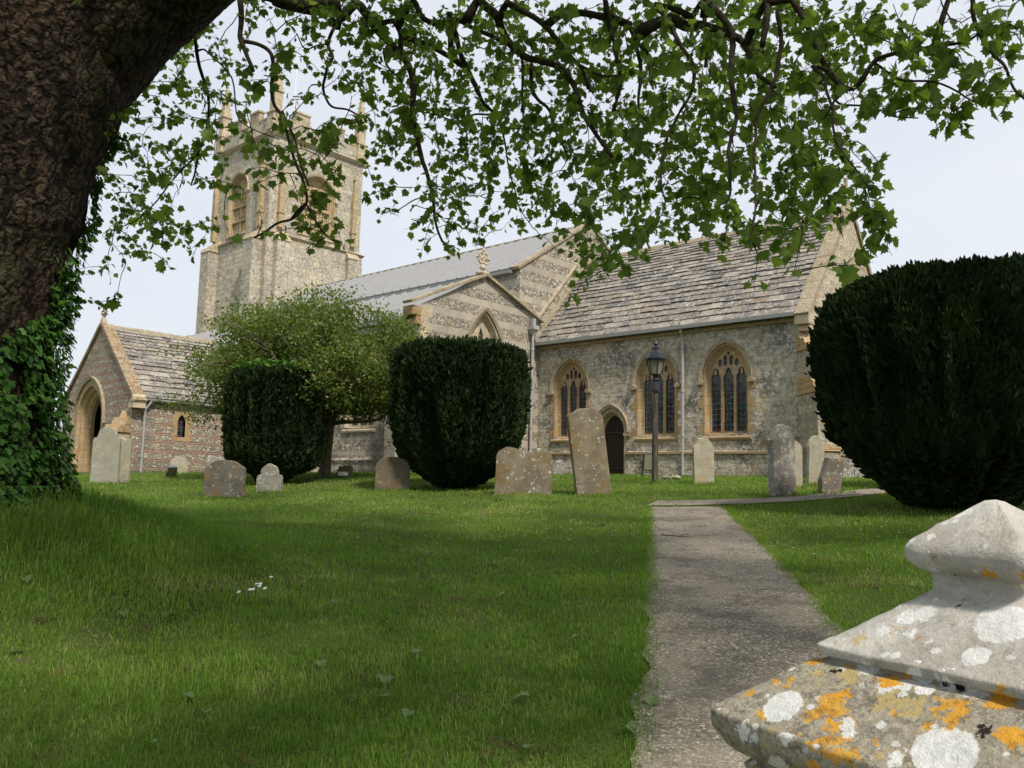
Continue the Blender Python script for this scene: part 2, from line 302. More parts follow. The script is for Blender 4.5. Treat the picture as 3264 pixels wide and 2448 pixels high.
_C2 = np.array([-.327, 1.496]); _a1 = radians(-72.4+180); _d1 = np.array([sin(_a1), cos(_a1)]); _d2 = np.array([sin(_a1-pi/2), cos(_a1-pi/2)])
_rz = (pi/2-atan2(-.712+.327, 1.296-1.496))-radians(225)
def pier_pt(x, y, s0, z0, s1, z1):       # photo pixel -> local point on the front slope between (s0,z0) and (s1,z1)
    q = ray2(x, y); k = (z1-z0)/(s1-s0); c0 = _C2@(-_d2)*-1       # s = -(p-C).d2 ; z = z0+k(s-s0)
    A = -(q[:2]@_d2); m = (z0+k*(_C2@_d2-s0))/(q[2]-k*A); p = q*m; d = p[:2]-_C2; c, sn = cos(-_rz), sin(-_rz); return (c*d[0]-sn*d[1], sn*d[0]+c*d[1], p[2])
T1 = (.306, -.358, .196, -.270); T2 = (.187, -.243, .09, -.168)
ROUNDELS = [(1697, 1535, .034, 'w', T1), (2045, 1632, .043, 'w', T1), (1955, 1480, .017, 'w', T1), (1832, 1572, .014, 'w', T1), (2002, 1492, .015, 'w', T1), (1960, 1335, .017, 'w', T2), (1998, 1328, .017, 'w', T2), (2170, 1350, .04, 'w', T2), (2110, 1420, .02, 'w', T2),
            (1780, 1545, .016, 'o', T1), (1800, 1520, .020, 'o', T1), (1825, 1505, .014, 'o', T1), (1925, 1475, .018, 'o', T1), (1800, 1575, .017, 'o', T1), (2080, 1540, .017, 'o', T1), (2055, 1570, .014, 'o', T1), (2165, 1510, .02, 'o', T1), (1765, 1425, .014, 'o', T1), (1680, 1480, .010, 'o', T1), (2185, 1600, .02, 'o', T1), (1960, 1455, .010, 'o', T1),
            (1805, 1452, .0085, 'k', T1), (2072, 1312, .006, 'k', T2), (2130, 1590, .012, 'k', T1)]
def _pier():
    b = NB('lichened_limestone', .92, .15); P = b.obj(); n = b.noise(P, 9, 6, .72); f = b.noise(P, 75, 6, .8); g = b.noise(P, 28, 6, .78); hz = b.sep(P)[2]
    c = b.mix(b.th(n, .35, .65), (.42, .39, .35), (.60, .58, .54)); low = b.math('SUBTRACT', 1.0, b.th(hz, -.272, -.262))
    dk = b.mix(b.th(g, .38, .62), (.12, .10, .075), (.36, .32, .23)); dk = b.mix(b.th(f, .48, .6), dk, (.50, .46, .36)); c = b.mix(b.math('MULTIPLY', low, .85), c, dk)
    c = b.mix(b.math('MULTIPLY', b.th(g, .52, .68), .5), c, (.25, .22, .18)); c = b.mix(b.math('MULTIPLY', b.th(f, .5, .72), .5), c, (.17, .15, .12))
    def blot(c, off, sc, amt, col, size, wob, edge=.05, k=1.0):
        Q = b.vmath('ADD', P, off); Q = b.vmath('ADD', Q, b.vmath('SCALE', b.vmath('SUBTRACT', b.noise(P, sc*2.4, 6, .72, True), (.5, .5, .5)), wob/sc)); v = b.vor(Q, sc); r = b.sep(v['Color'])
        m = b.th(b.math('SUBTRACT', b.math('MULTIPLY', b.math('ADD', r[1], .4), size), v['Distance']), 0, edge); return b.mix(b.math('MULTIPLY', b.math('MULTIPLY', m, b.math('LESS_THAN', r[0], amt)), k), c, col)
    c = blot(c, (.3, .2, .1), 9, .25, b.mix(b.th(f, .4, .6), (.26, .15, .08), (.50, .38, .26)), .42, 2.6, .25, .8)
    c = blot(c, (0, .7, 0), 24, b.math('ADD', b.math('MULTIPLY', low, .22), .05), b.mix(f, (.38, .28, .10), (.62, .50, .24)), .5, 2.2, .12, .85)
    org = b.mix(b.th(g, .40, .60), b.mix(b.th(f, .4, .6), (.40, .19, .03), (.66, .38, .08)), (.72, .36, .045))
    c = blot(c, (.2, .2, .9), 17, b.math('ADD', b.math('MULTIPLY', low, .26), .02), org, .40, 2.4, .06); c = blot(c, (.7, .5, .3), 38, b.math('ADD', b.math('MULTIPLY', low, .22), .02), org, .42, 1.6, .08)
    wh = b.mix(b.th(f, .3, .7), (.60, .60, .58), (.82, .82, .81))
    c = blot(c, (.5, 0, .4), 9, .12, wh, .36, .6, .03); c = blot(c, (.1, .3, .8), 24, .20, wh, .40, 1.1, .04); c = blot(c, (.6, .9, .1), 60, .16, wh, .4, .8, .1, .8)
    c = blot(c, (.9, .1, .2), 15, .09, (.03, .022, .018), .22, 1.4, .06)
    W = b.vmath('ADD', P, b.vmath('SCALE', b.vmath('SUBTRACT', b.noise(P, 55, 5, .7, True), (.5, .5, .5)), .022)); Wo = b.vmath('ADD', P, b.vmath('SCALE', b.vmath('SUBTRACT', b.noise(P, 60, 5, .75, True), (.5, .5, .5)), .06))
    for x, y, r_, k, T in ROUNDELS:
        q = b.n.new('ShaderNodeVectorMath'); q.operation = 'DISTANCE'; b.put(q.inputs[0], Wo if k != 'w' else W); q.inputs[1].default_value = pier_pt(x, y, *T)
        c = b.mix(b.th(q.outputs['Value'], r_*1.02, r_*.92), c, {'w': wh, 'o': org, 'k': (.03, .022, .018)}[k])
    return b.done(c, b.bump(b.math('ADD', b.math('MULTIPLY', n, 1.2), b.math('ADD', f, g)), .9, .007))
M['pier'] = _pier()
M['hs_lichen'] = headstone_mat('headstone_grey_lichen', (.22, .20, .16), .5, .35, .5)
M['hs_orange'] = headstone_mat('headstone_orange_lichen', (.24, .20, .14), .35, .48, .5, (.20, .13, .05))
M['hs_pale'] = headstone_mat('headstone_pale', (.42, .38, .29), .2, .25, .15, (.38, .24, .1))
M['hs_smooth'] = headstone_mat('headstone_smooth_grey', (.36, .34, .27), .06, .2, .15, (.34, .25, .10))
M['hs_brown'] = headstone_mat('headstone_brown', (.15, .12, .085), .12, .25, .5)
M['hs_white'] = headstone_mat('headstone_white_lichen', (.30, .28, .24), .8, .3, .4)

# ---------------------------------------------------------------- helpers: objects
def tag(o, label=None, cat=None, group=None, kind=None):
    if label: o['label'] = label
    if cat: o['category'] = cat
    if group: o['group'] = group
    if kind: o['kind'] = kind
    return o
def thing(name, label, cat, loc=(0, 0, 0), rz=0, group=None):
    o = bpy.data.objects.new(name, None); C.objects.link(o); o.location = loc; o.rotation_euler = (0, 0, rz); o.empty_display_size = .3
    return tag(o, label, cat, group)
def mesh_np(name, V, F, mat, parent=None, rnd=None, smooth=False):
    """V (n,3); F list of index arrays with the same k (m,k)"""
    me = bpy.data.meshes.new(name); V = np.asarray(V, np.float32); me.vertices.add(len(V)); me.vertices.foreach_set('co', V.ravel())
    if not isinstance(F, list): F = [F]
    li = np.concatenate([f.ravel() for f in F]).astype(np.int32); tot = np.concatenate([np.full(len(f), f.shape[1]) for f in F]).astype(np.int32)
    me.loops.add(len(li)); me.loops.foreach_set('vertex_index', li); me.polygons.add(len(tot)); st = np.concatenate([[0], np.cumsum(tot)[:-1]]).astype(np.int32)
    me.polygons.foreach_set('loop_start', st); me.polygons.foreach_set('loop_total', tot)
    if rnd is not None: a = me.attributes.new('rnd', 'FLOAT', 'FACE'); a.data.foreach_set('value', np.asarray(rnd, np.float32))
    if smooth: me.polygons.foreach_set('use_smooth', np.ones(len(tot), bool))
    me.update(calc_edges=True); me.materials.append(mat); return link(name, me, parent)
def link(name, me, parent=None):
    o = bpy.data.objects.new(name, me); C.objects.link(o)
    if parent is not None: o.parent = parent
    return o
class MB:
    def __init__(s): s.v = []; s.f = []; s.r = []
    def add(s, vs, fs, r=None):
        k = len(s.v); s.v += [tuple(map(float, p)) for p in vs]; s.f += [tuple(i+k for i in f) for f in fs]; s.r += [random.random() if r is None else r]*len(fs); return s
    def box(s, x0, x1, y0, y1, z0, z1, r=None):
        return s.add([(x0, y0, z0), (x1, y0, z0), (x1, y1, z0), (x0, y1, z0), (x0, y0, z1), (x1, y0, z1), (x1, y1, z1), (x0, y1, z1)],
                     [(0, 3, 2, 1), (4, 5, 6, 7), (0, 1, 5, 4), (1, 2, 6, 5), (2, 3, 7, 6), (3, 0, 4, 7)], r)
    def hexa(s, P, r=None):    # 8 corners, bottom then top
        return s.add(P, [(0, 3, 2, 1), (4, 5, 6, 7), (0, 1, 5, 4), (1, 2, 6, 5), (2, 3, 7, 6), (3, 0, 4, 7)], r)
    def prism(s, poly, f3, d0, d1, caps=True):     # extrude 2D polygon between depths
        n = len(poly); a = [f3(u, v, d0) for u, v in poly]+[f3(u, v, d1) for u, v in poly]
        fs = [(i, (i+1) % n, n+(i+1) % n, n+i) for i in range(n)]
        if caps: fs += [tuple(range(n))[::-1], tuple(range(n, 2*n))]
        return s.add(a, fs)
    def tube(s, pts, rad, n=8, cap=True):
        pts = [Vector(p) for p in pts]; m = len(pts); rad = rad if isinstance(rad, (list, tuple, np.ndarray)) else [rad]*m
        vs = []; up = Vector((.13, .21, 1)).normalized()
        for i, p in enumerate(pts):
            t = (pts[min(i+1, m-1)]-pts[max(i-1, 0)]).normalized()
            a = t.cross(up if abs(t.dot(up)) < .95 else Vector((1, 0, 0))).normalized(); b = t.cross(a)
            vs += [p+(a*cos(2*pi*k/n)+b*sin(2*pi*k/n))*rad[i] for k in range(n)]
        fs = [(i*n+k, i*n+(k+1) % n, (i+1)*n+(k+1) % n, (i+1)*n+k) for i in range(m-1) for k in range(n)]
        if cap: fs += [tuple(range(n))[::-1], tuple((m-1)*n+k for k in range(n))]
        return s.add(vs, fs)
    def lathe(s, prof, n=16, cx=0, cy=0, rot=0):
        vs = [(cx+r*cos(2*pi*k/n+rot), cy+r*sin(2*pi*k/n+rot), z) for r, z in prof for k in range(n)]; m = len(prof)
        fs = [(i*n+k, i*n+(k+1) % n, (i+1)*n+(k+1) % n, (i+1)*n+k) for i in range(m-1) for k in range(n)]+[tuple(range(n))[::-1], tuple((m-1)*n+k for k in range(n))]
        return s.add(vs, fs)
    def build(s, name, mat, parent=None, bevel=0, smooth=False, rnd=True):
        me = bpy.data.meshes.new(name); me.from_pydata(s.v, [], s.f); me.materials.append(mat)
        bm = bmesh.new(); bm.from_mesh(me); bmesh.ops.recalc_face_normals(bm, faces=bm.faces); bm.to_mesh(me); bm.free()
        if rnd: a = me.attributes.new('rnd', 'FLOAT', 'FACE'); a.data.foreach_set('value', np.array(s.r, np.float32))
        if smooth: me.polygons.foreach_set('use_smooth', [True]*len(me.polygons))
        o = link(name, me, parent)
        if bevel: m = o.modifiers.new('bevel', 'BEVEL'); m.width = bevel; m.segments = 2; m.limit_method = 'ANGLE'
        return o
def frameS(Y): return lambda u, v, d: (u, Y-d, v)        # south-facing wall; d = towards the viewer
def frameE(X): return lambda u, v, d: (X+d, u, v)        # east-facing wall
def frame(o, ux, n): return lambda u, v, d: (o[0]+ux[0]*u+n[0]*d, o[1]+ux[1]*u+n[1]*d, o[2]+v)
def polyfill(f3, loops, d):
    """face with holes -> (verts, faces)"""
    bm = bmesh.new(); es = []
    for lp in loops:
        vs = [bm.verts.new((u, v, 0)) for u, v in lp]; es += [bm.edges.new((vs[i], vs[(i+1) % len(vs)])) for i in range(len(vs))]
    bmesh.ops.triangle_fill(bm, use_beauty=True, use_dissolve=False, edges=es, normal=(0, 0, 1))
    bm.verts.index_update(); vs = [f3(v.co.x, v.co.y, d) for v in bm.verts]; fs = [tuple(v.index for v in f.verts) for f in bm.faces]; bm.free(); return vs, fs
def slab(mb, f3, loops, d0, d1, outer=True):    # pierced slab from depth d0 (front) back to d1
    v, f = polyfill(f3, loops, d0); mb.add(v, f)
    for lp in (loops if outer else loops[1:]): mb.prism(lp, f3, d0, d1, caps=False)
def arch(cu, a, base, spring, apex, n=9, jamb=1):
    h = apex-spring; L_ = [(cu-a, base+(spring-base)*k/jamb) for k in range(jamb)]
    if h >= a*.999:
        R = (a*a+h*h)/(2*a); th = math.asin(min(1, h/R)); arc = [(cu-a+R-R*cos(th*k/n), spring+R*sin(th*k/n)) for k in range(n+1)]
    else: arc = [(cu-a*cos(pi/2*k/n)**1.15, spring+h*sin(pi/2*k/n)**.95) for k in range(n+1)]
    R_ = [(2*cu-u, v) for u, v in reversed(arc[:-1])]+[(2*cu-u, v) for u, v in reversed(L_)]
    return L_+arc+R_
def teeth(lp, cu, jamb, t=.12):
    out = []
    for k, (u, v) in enumerate(lp): out.append((u, v))
    return out
def ring(mb, f3, A, da, B, db):   # strip between two outlines with equal counts (open at the sill)
    n = len(A); mb.add([f3(u, v, da) for u, v in A]+[f3(u, v, db) for u, v in B], [(i, i+1, n+i+1, n+i) for i in range(n-1)])
def cusps(cu, a, base, spring, apex, c=.035):
    """lancet light with a trefoil-ish head"""
    lp = arch(cu, a, base, spring, apex, 8); out = []
    for u, v in lp:
        if v > spring:
            t = (v-spring)/(apex-spring); k = max(0, cos((t-.42)*pi*2.6)) if abs(t-.42) < .19 else 0
            out.append((cu+(u-cu)*(1-k*c/a*1.6), v))
        else: out.append((u, v))
    return out

# ================================================================ GROUND
def sheet(name, xs, ys, fz, mat, kind='structure', smooth=True):
    X, Y = np.meshgrid(xs, ys); nx, ny = len(xs), len(ys); V = np.stack([X.ravel(), Y.ravel(), fz(X.ravel(), Y.ravel())], 1)
    i = np.arange((nx-1)*(ny-1)); r = i//(nx-1); c = i % (nx-1); a = r*nx+c; F = np.stack([a, a+1, a+nx+1, a+nx], 1)
    o = mesh_np(name, V, F, mat, smooth=smooth); o['kind'] = kind; return o
xs = np.concatenate([[-1500, -600, -250, -120, -70], np.arange(-50, 18.01, .25), [25, 40, 80, 200, 600, 1500]])
ys = np.concatenate([[-1500, -500, -150, -60, -25, -12], np.arange(-7, 42.01, .25), [55, 90, 200, 600, 1500]])
sheet('ground', xs, ys, gz, M['ground'])
# the path: edges picked in the photo, laid on the ground
LE = [(1345, 1800), (1368, 1659), (1380, 1540), (1388, 1440), (1395, 1340), (1400, 1250), (1402, 1180), (1400, 1120), (1396, 1096)]
RE = [(2360, 1800), (2120, 1659), (1975, 1520), (1885, 1440), (1800, 1340), (1722, 1250), (1655, 1180), (1590, 1120), (1568, 1096)]
LEg = np.array([on_ground(*p) for p in LE]); REg = np.array([on_ground(*p) for p in RE])
def resample(P, n):
    d = np.concatenate([[0], np.cumsum(np.linalg.norm(np.diff(P, axis=0), axis=1))]); t = np.linspace(0, d[-1], n); return np.stack([np.interp(t, d, P[:, k]) for k in range(P.shape[1])], 1)
def catmull(P, n=6):
    P = np.asarray(P, float); Q = np.vstack([2*P[0]-P[1], P, 2*P[-1]-P[-2]]); out = []
    for i in range(1, len(Q)-2):
        for k in range(n):
            t = k/n; out.append(.5*((2*Q[i])+(-Q[i-1]+Q[i+1])*t+(2*Q[i-1]-5*Q[i]+4*Q[i+1]-Q[i+2])*t*t+(-Q[i-1]+3*Q[i]-3*Q[i+1]+Q[i+2])*t**3))
    out.append(P[-1]); return np.array(out)
def strip(name, A, B, nl, nw, lift, mat):
    A = resample(A, nl); B = resample(B, nl); t = np.linspace(0, 1, nw)[None, :, None]; P = A[:, None]*(1-t)+B[:, None]*t
    ja = .08*fbm(np.stack([np.arange(nl)*.35, np.zeros(nl), np.zeros(nl)], 1), 3, 5); dirv = (B-A)/np.linalg.norm(B-A, axis=1)[:, None]; P[:, 0] += dirv*ja[:, None]; P[:, -1] += dirv*ja[::-1, None]
    P = P.reshape(-1, 3); P[:, 2] = gz(P[:, 0], P[:, 1])+lift
    i = np.arange((nl-1)*(nw-1)); r = i//(nw-1); c = i % (nw-1); a = r*nw+c; o = mesh_np(name, P, np.stack([a, a+1, a+nw+1, a+nw], 1), mat, smooth=True); o['kind'] = 'structure'; return o
PA = catmull(LEg); PB = catmull(REg)
back = np.array([[.9, -3.2, 0]])
PA = np.vstack([PA[0]+back, PA]); PB = np.vstack([PB[0]+back*1.0, PB])
strip('path', PA, PB, 150, 14, .014, M['path'])
# cross path at the top of the first one, running off to the right behind the yew
cp = [on_ground(1408, 1089), on_ground(1480, 1088), on_ground(1640, 1083), on_ground(1760, 1076), on_ground(1905, 1061)]
cp = catmull(np.array(cp)); dx = cp[-1]-cp[-8]; cp = np.vstack([cp, cp[-1]+dx*1.5, cp[-1]+dx*4])
nrm = np.gradient(cp[:, :2], axis=0); nrm = np.stack([-nrm[:, 1], nrm[:, 0]], 1); nrm /= np.linalg.norm(nrm, axis=1)[:, None]
w_ = .50; CA = cp.copy(); CB = cp.copy(); CA[:, :2] += nrm*w_; CB[:, :2] -= nrm*w_
strip('cross_path', CA, CB, 120, 8, .018, M['path'])
CROSS = cp

def path_mask(X, Y):     # True where a path is
    PAr = resample(PA, 60); PBr = resample(PB, 60); poly = np.vstack([PAr[:, :2], PBr[::-1, :2]]); ins = np.zeros(len(X), bool); n = len(poly); j = n-1
    for i in range(n):
        xi, yi = poly[i]; xj, yj = poly[j]; c = ((yi > Y) != (yj > Y)) & (X < (xj-xi)*(Y-yi)/(yj-yi+1e-12)+xi); ins ^= c; j = i
    cr = resample(CROSS, 120); d = np.full(len(X), 9.0)
    for p in cr: d = np.minimum(d, np.hypot(X-p[0], Y-p[1]))
    return ins | (d < w_-.04)

# ================================================================ CHURCH
CH = thing('church', 'medieval stone parish church with a pinnacled tower and grey roofs behind the graves', 'church', (0, 0, 0))
GZ = -.6                                   # walls start below the turf
BASE = {}
def quad(mb, a, b, c, d): mb.add([a, b, c, d], [(0, 1, 2, 3)])

def slate_roof(name, o, ux, sl, length, slope, mat, c0=.40, c1=.17, wmin=.3, wmax=.62, thick=.028, parent=CH, skew=(0, 0)):
    """o eave corner, ux unit along the eave, sl unit up the slope"""
    o, ux, sl = map(np.array, (o, ux, sl)); nn = np.cross(ux, sl); nn = nn/np.linalg.norm(nn)
    if nn[2] < 0: nn = -nn
    mb = MB(); s = -.05
    while s < slope:
        ch = c0+(c1-c0)*max(0, min(1, s/slope))**.8; u = skew[0]*s/slope-random.random()*.3; end = length+skew[1]*s/slope
        while u < end:
            wd = random.uniform(wmin, wmax)*(.75+.5*(ch/c0)); a = max(u, skew[0]*s/slope); e = min(u+wd-.006, end)
            if e-a > .06:
                t = thick*random.uniform(.7, 1.5); l0 = random.uniform(-.03, .03); s1 = min(s+ch*1.35, slope+.02); k0 = random.uniform(-.022, .014); cc = random.uniform(-.01, .03)
                q = lambda U, Sx, N: o+ux*U+sl*Sx+nn*N
                b0 = .078+k0
                mb.hexa([q(a, s+l0+random.uniform(-.01, .01), b0-t), q(e, s+l0+cc-.01, b0-t), q(e, s1, -.01), q(a, s1, -.01), q(a+.008, s+l0, b0), q(e-.008, s+l0+cc-.01, b0), q(e, s1, .02), q(a, s1, .02)], random.random())
            u += wd
        s += ch
    P = [o+ux*skew[0]*0, o+ux*length, o+ux*(length+skew[1])+sl*slope, o+ux*skew[0]+sl*slope]; mb.add([p-nn*.03 for p in P], [(0, 1, 2, 3)], .1)
    return mb.build(name, mat, parent)

def gothic_window(f3, cu, base, a, spring, apex, lights, deep=.30, parent=CH, ham='ham', label=None, hood=True, style='perp', surround=.2):
    """returns the outline of the hole in the wall"""
    nj = 7; hole = arch(cu, a+surround, base-.02, spring, apex+surround*1.05, 10, nj)
    mb = MB()
    A = arch(cu, a+surround, base-.02, spring, apex+surround*1.05, 10, nj); A2 = []
    for k, (u, v) in enumerate(A):      # quoin blocks project over the wall face here and there
        A2.append((u, v))
    B = arch(cu, a+.11, base-.02, spring, apex+.13, 10, nj); B2 = arch(cu, a+.095, base, spring, apex+.11, 10, nj); D = arch(cu, a+.03, base, spring, apex+.04, 10, nj); D2 = arch(cu, a+.03, base, spring, apex+.04, 10, nj); E_ = arch(cu, a, base, spring, apex, 10, nj)
    ring(mb, f3, A2, .004, B, .004); ring(mb, f3, B, .004, B2, -.05); ring(mb, f3, B2, -.05, D, -deep*.5); ring(mb, f3, D, -deep*.5, E_, -deep*.55); ring(mb, f3, E_, -deep*.55, E_, -deep-.25)
    # toothed quoins on the jambs
    hq = .3; v = base
    while v+hq < spring+.1:
        if int((v-base)/hq) % 2 == 0:
            for sg in (-1, 1):
                u0 = cu+sg*(a+surround-.01); u1 = cu+sg*(a+surround+.14+.08*random.random()); lo, hi = min(u0, u1), max(u0, u1)
                mb.prism([(lo, v), (hi, v), (hi, v+hq), (lo, v+hq)], f3, .006, -.02)
        v += hq
    wnd = mb.build('window', M[ham], parent)
    if label: wnd['label'] = label
    # sill
    sb = MB(); u0, u1 = cu-a-surround, cu+a+surround
    def pr(poly_dv, ua, ub):
        n = len(poly_dv); sb.add([f3(ua, v, d) for d, v in poly_dv]+[f3(ub, v, d) for d, v in poly_dv], [(i, (i+1) % n, n+(i+1) % n, n+i) for i in range(n)]+[tuple(range(n)), tuple(range(n, 2*n))])
    pr([(-deep-.2, base-.02), (-deep-.2, base+.05), (-deep*.8, base+.045), (.045, base-.10), (.06, base-.13), (.05, base-.19), (.0, base-.22), (-.05, base-.22)], u0-.03, u1+.03)
    sb.build('sill', M[ham], wnd)
    # tracery
    tb = MB(); outer = arch(cu, a+.005, base+.02, spring, apex+.004, 10, 1); holes = []
    if style == 'perp':
        mul = .10; lw = (2*a-.06-(lights-1)*mul)/lights; hs = spring-.02; ha = hs+lw*.95
        cs = [cu-a+.03+lw/2+k*(lw+mul) for k in range(lights)]
        for c in cs: holes.append(cusps(c, lw/2, base+.08, hs, ha))
        R = ((a*a+(apex-spring)**2)/(2*a)) if apex-spring >= a else None
        if lights == 3:
            z0 = ha-.02
            for sg in (-1, 1):
                for off in (.10, .285):
                    uu = cu+sg*off*a/.64; wq = .072*a/.64
                    top = spring+(apex-spring)*(.80 if off < .2 else .62); bot = z0+(.02 if off < .2 else .0)+.04
                    if off > .2: top = spring+(apex-spring)*.66
                    holes.append([(uu-wq, bot+.07), (uu-wq, top-.09), (uu-wq*.4, top-.03), (uu, top), (uu+wq*.4, top-.03), (uu+wq, top-.09), (uu+wq, bot+.07), (uu, bot)])
            t = spring+(apex-spring)*.87; holes.append([(cu-.06, t-.03), (cu, t-.10), (cu+.06, t-.03), (cu, t+.06)])
            for sg in (-1, 1):
                uu = cu+sg*.46*a/.64; bt = spring+.08; holes.append([(uu-.05, bt+.05), (uu, bt+.0), (uu+.045, bt+.06), (uu+.02, bt+.17), (uu-.03, bt+.22)] if sg > 0 else [(uu-.045, bt+.06), (uu, bt+.0), (uu+.05, bt+.05), (uu+.03, bt+.22), (uu-.02, bt+.17)])
    elif style == 'dec':       # two lights under a flowing head
        lw = (2*a-.06-.1)/2
        for sg in (-1, 1): holes.append(cusps(cu+sg*(lw/2+.05), lw/2, base+.08, spring-.1, spring+.22))
        holes.append([(cu, spring+.30), (cu+.15, spring+.55), (cu+.12, spring+.95), (cu, spring+1.25), (cu-.12, spring+.95), (cu-.15, spring+.55)])
        for sg in (-1, 1): holes.append([(cu+sg*x, spring+y) for x, y in ((.22, .50), (.36, .36), (.50, .34), (.45, .62), (.32, .88), (.23, .75))][::sg])
    elif style == 'bell':
        mul = .13; lw = (2*a-.1-(lights-1)*mul)/lights; cs = [cu-a+.05+lw/2+k*(lw+mul) for k in range(lights)]; H = spring-base
        for c in cs:
            for z0, z1 in ((base+H*.36, base+H*.62), (base+H*.69, base+H*.98)):
                ca = lw/2-.03; nx = 2
                step = (z1-z0)/4
                for r_ in range(4):
                    for sx in (-.5, .5):
                        c0 = (c+sx*ca, z0+step*(r_+.5)); q = min(ca*.42, step*.42)
                        holes.append([(c0[0]+q*cos(t_)*(1 if i_ % 2 == 0 else .62), c0[1]+q*sin(t_)*(1 if i_ % 2 == 0 else .62)) for i_, t_ in enumerate([pi/4*j for j in range(8)])])
    slab(tb, f3, [outer]+holes, -deep*.62, -deep*.62-.11)
    if style == 'bell':       # transoms, mullion ribs and panelled lower stage
        H = spring-base; mul = .13; lw = (2*a-.1-(lights-1)*mul)/lights
        for k in range(lights+1):
            c = cu-a+.05-mul/2+k*(lw+mul)
            if k in (0, lights): c += .03*(1 if k == 0 else -1)
            tb.prism([(c-.045, base+.02), (c+.045, base+.02), (c+.045, spring+.25), (c-.045, spring+.25)], f3, -deep*.62+.09, -deep*.62)
        for z in (.31, .655):
            tb.prism([(cu-a+.02, base+H*z-.05), (cu+a-.02, base+H*z-.05), (cu+a-.02, base+H*z+.05), (cu-a+.02, base+H*z+.05)], f3, -deep*.62+.11, -deep*.62)
        for k in range(lights):
            c = cu-a+.05+lw/2+k*(lw+mul)
            for z in (.31, .655, 1.0):
                o_ = arch(c, lw/2, base+H*z-.25, base+H*z-.2, base+H*z-.06, 5); tb.add([f3(u, v, -deep*.62+.06) for u, v in o_]+[f3(u if abs(u-c) > .9*lw/2 else u, base+H*z-.04, -deep*.62+.06) for u, v in o_], [(i, i+1, len(o_)+i+1, len(o_)+i) for i in range(1, len(o_)-2)])
    tb.build('tracery', M[ham], wnd)
    gb = MB(); go = arch(cu, a+.02, base, spring, apex+.02, 10, 1); gb.add([f3(u, v, -deep*.62-.07) for u, v in go], [tuple(range(len(go)))]); gb.build('glass' if style != 'bell' else 'dark_backing', M['glass'] if style != 'bell' else M['dark'], wnd)  # belfry gets a flat near-black sheet, the unlit inside put into its colour
    if hood:
        hb = MB(); o1 = arch(cu, a+surround-.02, spring-.12, spring, apex+surround-.0, 12, 1); o2 = arch(cu, a+surround+.09, spring-.12, spring, apex+surround+.13, 12, 1)
        n = len(o1); ds = ((o1, .0), (o1, .07), (o2, .11), (o2, .0)); vs = [f3(u, v, d) for lp, d in ds for u, v in lp]
        hb.add(vs, [(k*n+i, k*n+i+1, (k+1)*n+i+1, (k+1)*n+i) for k in range(3) for i in range(n-1)])
        for sg in (-1, 1):
            uc = cu+sg*(a+surround+.06); hb.prism([(uc-.09, spring-.24), (uc+.09, spring-.24), (uc+.11, spring-.17), (uc+.09, spring-.10), (uc-.09, spring-.10), (uc-.11, spring-.17)], f3, .15, -.02)
        hb.build('hood_mould', M['coping'] if ham != 'ham_tower' else M['ham_pale'], wnd)
    return hole

# ---- chancel
XW, XE, YS, YNn, EV = -22.06, -10.70, 26.0, 33.2, 5.62
fS = frameS(YS); fE = frameE(XE)
h1 = gothic_window(fS, -20.33, 1.80, .66, 3.72, 4.66, 3, label='westernmost chancel window of three lights, ham stone frame')
h2 = gothic_window(fS, -16.42, 1.80, .67, 3.72, 4.68, 3, label='middle chancel window, partly behind the lamp post')
h3 = gothic_window(fS, -13.67, 1.80, .69, 3.74, 4.70, 3, label='easternmost chancel window of three lights, ham stone frame')
# door
dcu, da = -18.38, .47; dh = arch(dcu, da+.22, GZ, 1.95, 2.85, 10, 1)
db = MB(); dA = arch(dcu, da+.22, GZ, 1.95, 2.85, 10, 3); dB = arch(dcu, da+.12, GZ, 1.95, 2.74, 10, 3); dC = arch(dcu, da+.06, GZ, 1.95, 2.67, 10, 3); dD = arch(dcu, da, GZ, 1.95, 2.60, 10, 3)
ring(db, fS, dA, .005, dB, .005); ring(db, fS, dB, .005, dC, -.10); ring(db, fS, dC, -.10, dC, -.16); ring(db, fS, dC, -.16, dD, -.22); ring(db, fS, dD, -.22, dD, -.34)
dr = db.build('doorway', M['ham_pale'], CH)
pb = MB(); pl = arch(dcu, da+.02, GZ, 1.95, 2.62, 10, 1); pb.add([fS(u, v, -.30) for u, v in pl], [tuple(range(len(pl)))]); pb.build('door', M['oak'], dr)
for z in (.62, 1.95):
    ib = MB()
    ib.prism([(dcu-.42, z-.02), (dcu+.42, z-.02), (dcu+.42, z+.02), (dcu-.42, z+.02)], fS, -.275, -.295)
    for sg in (-1, 1):
        for s2 in (-1, 1):
            pts = [fS(dcu+.02+.13*sg*cos(t)*1.0, z+s2*(.02+.13*abs(sin(t))), -.28) for t in np.linspace(0, pi*.85, 9)]; ib.tube(pts, .011, 5)
            pts = [fS(dcu+.2*sg+.06*cos(t), z+s2*.06+.05*sin(t), -.28) for t in np.linspace(0, 5, 9)]; ib.tube(pts, .009, 5)
    ib.build('hinge', M['rust'], dr)

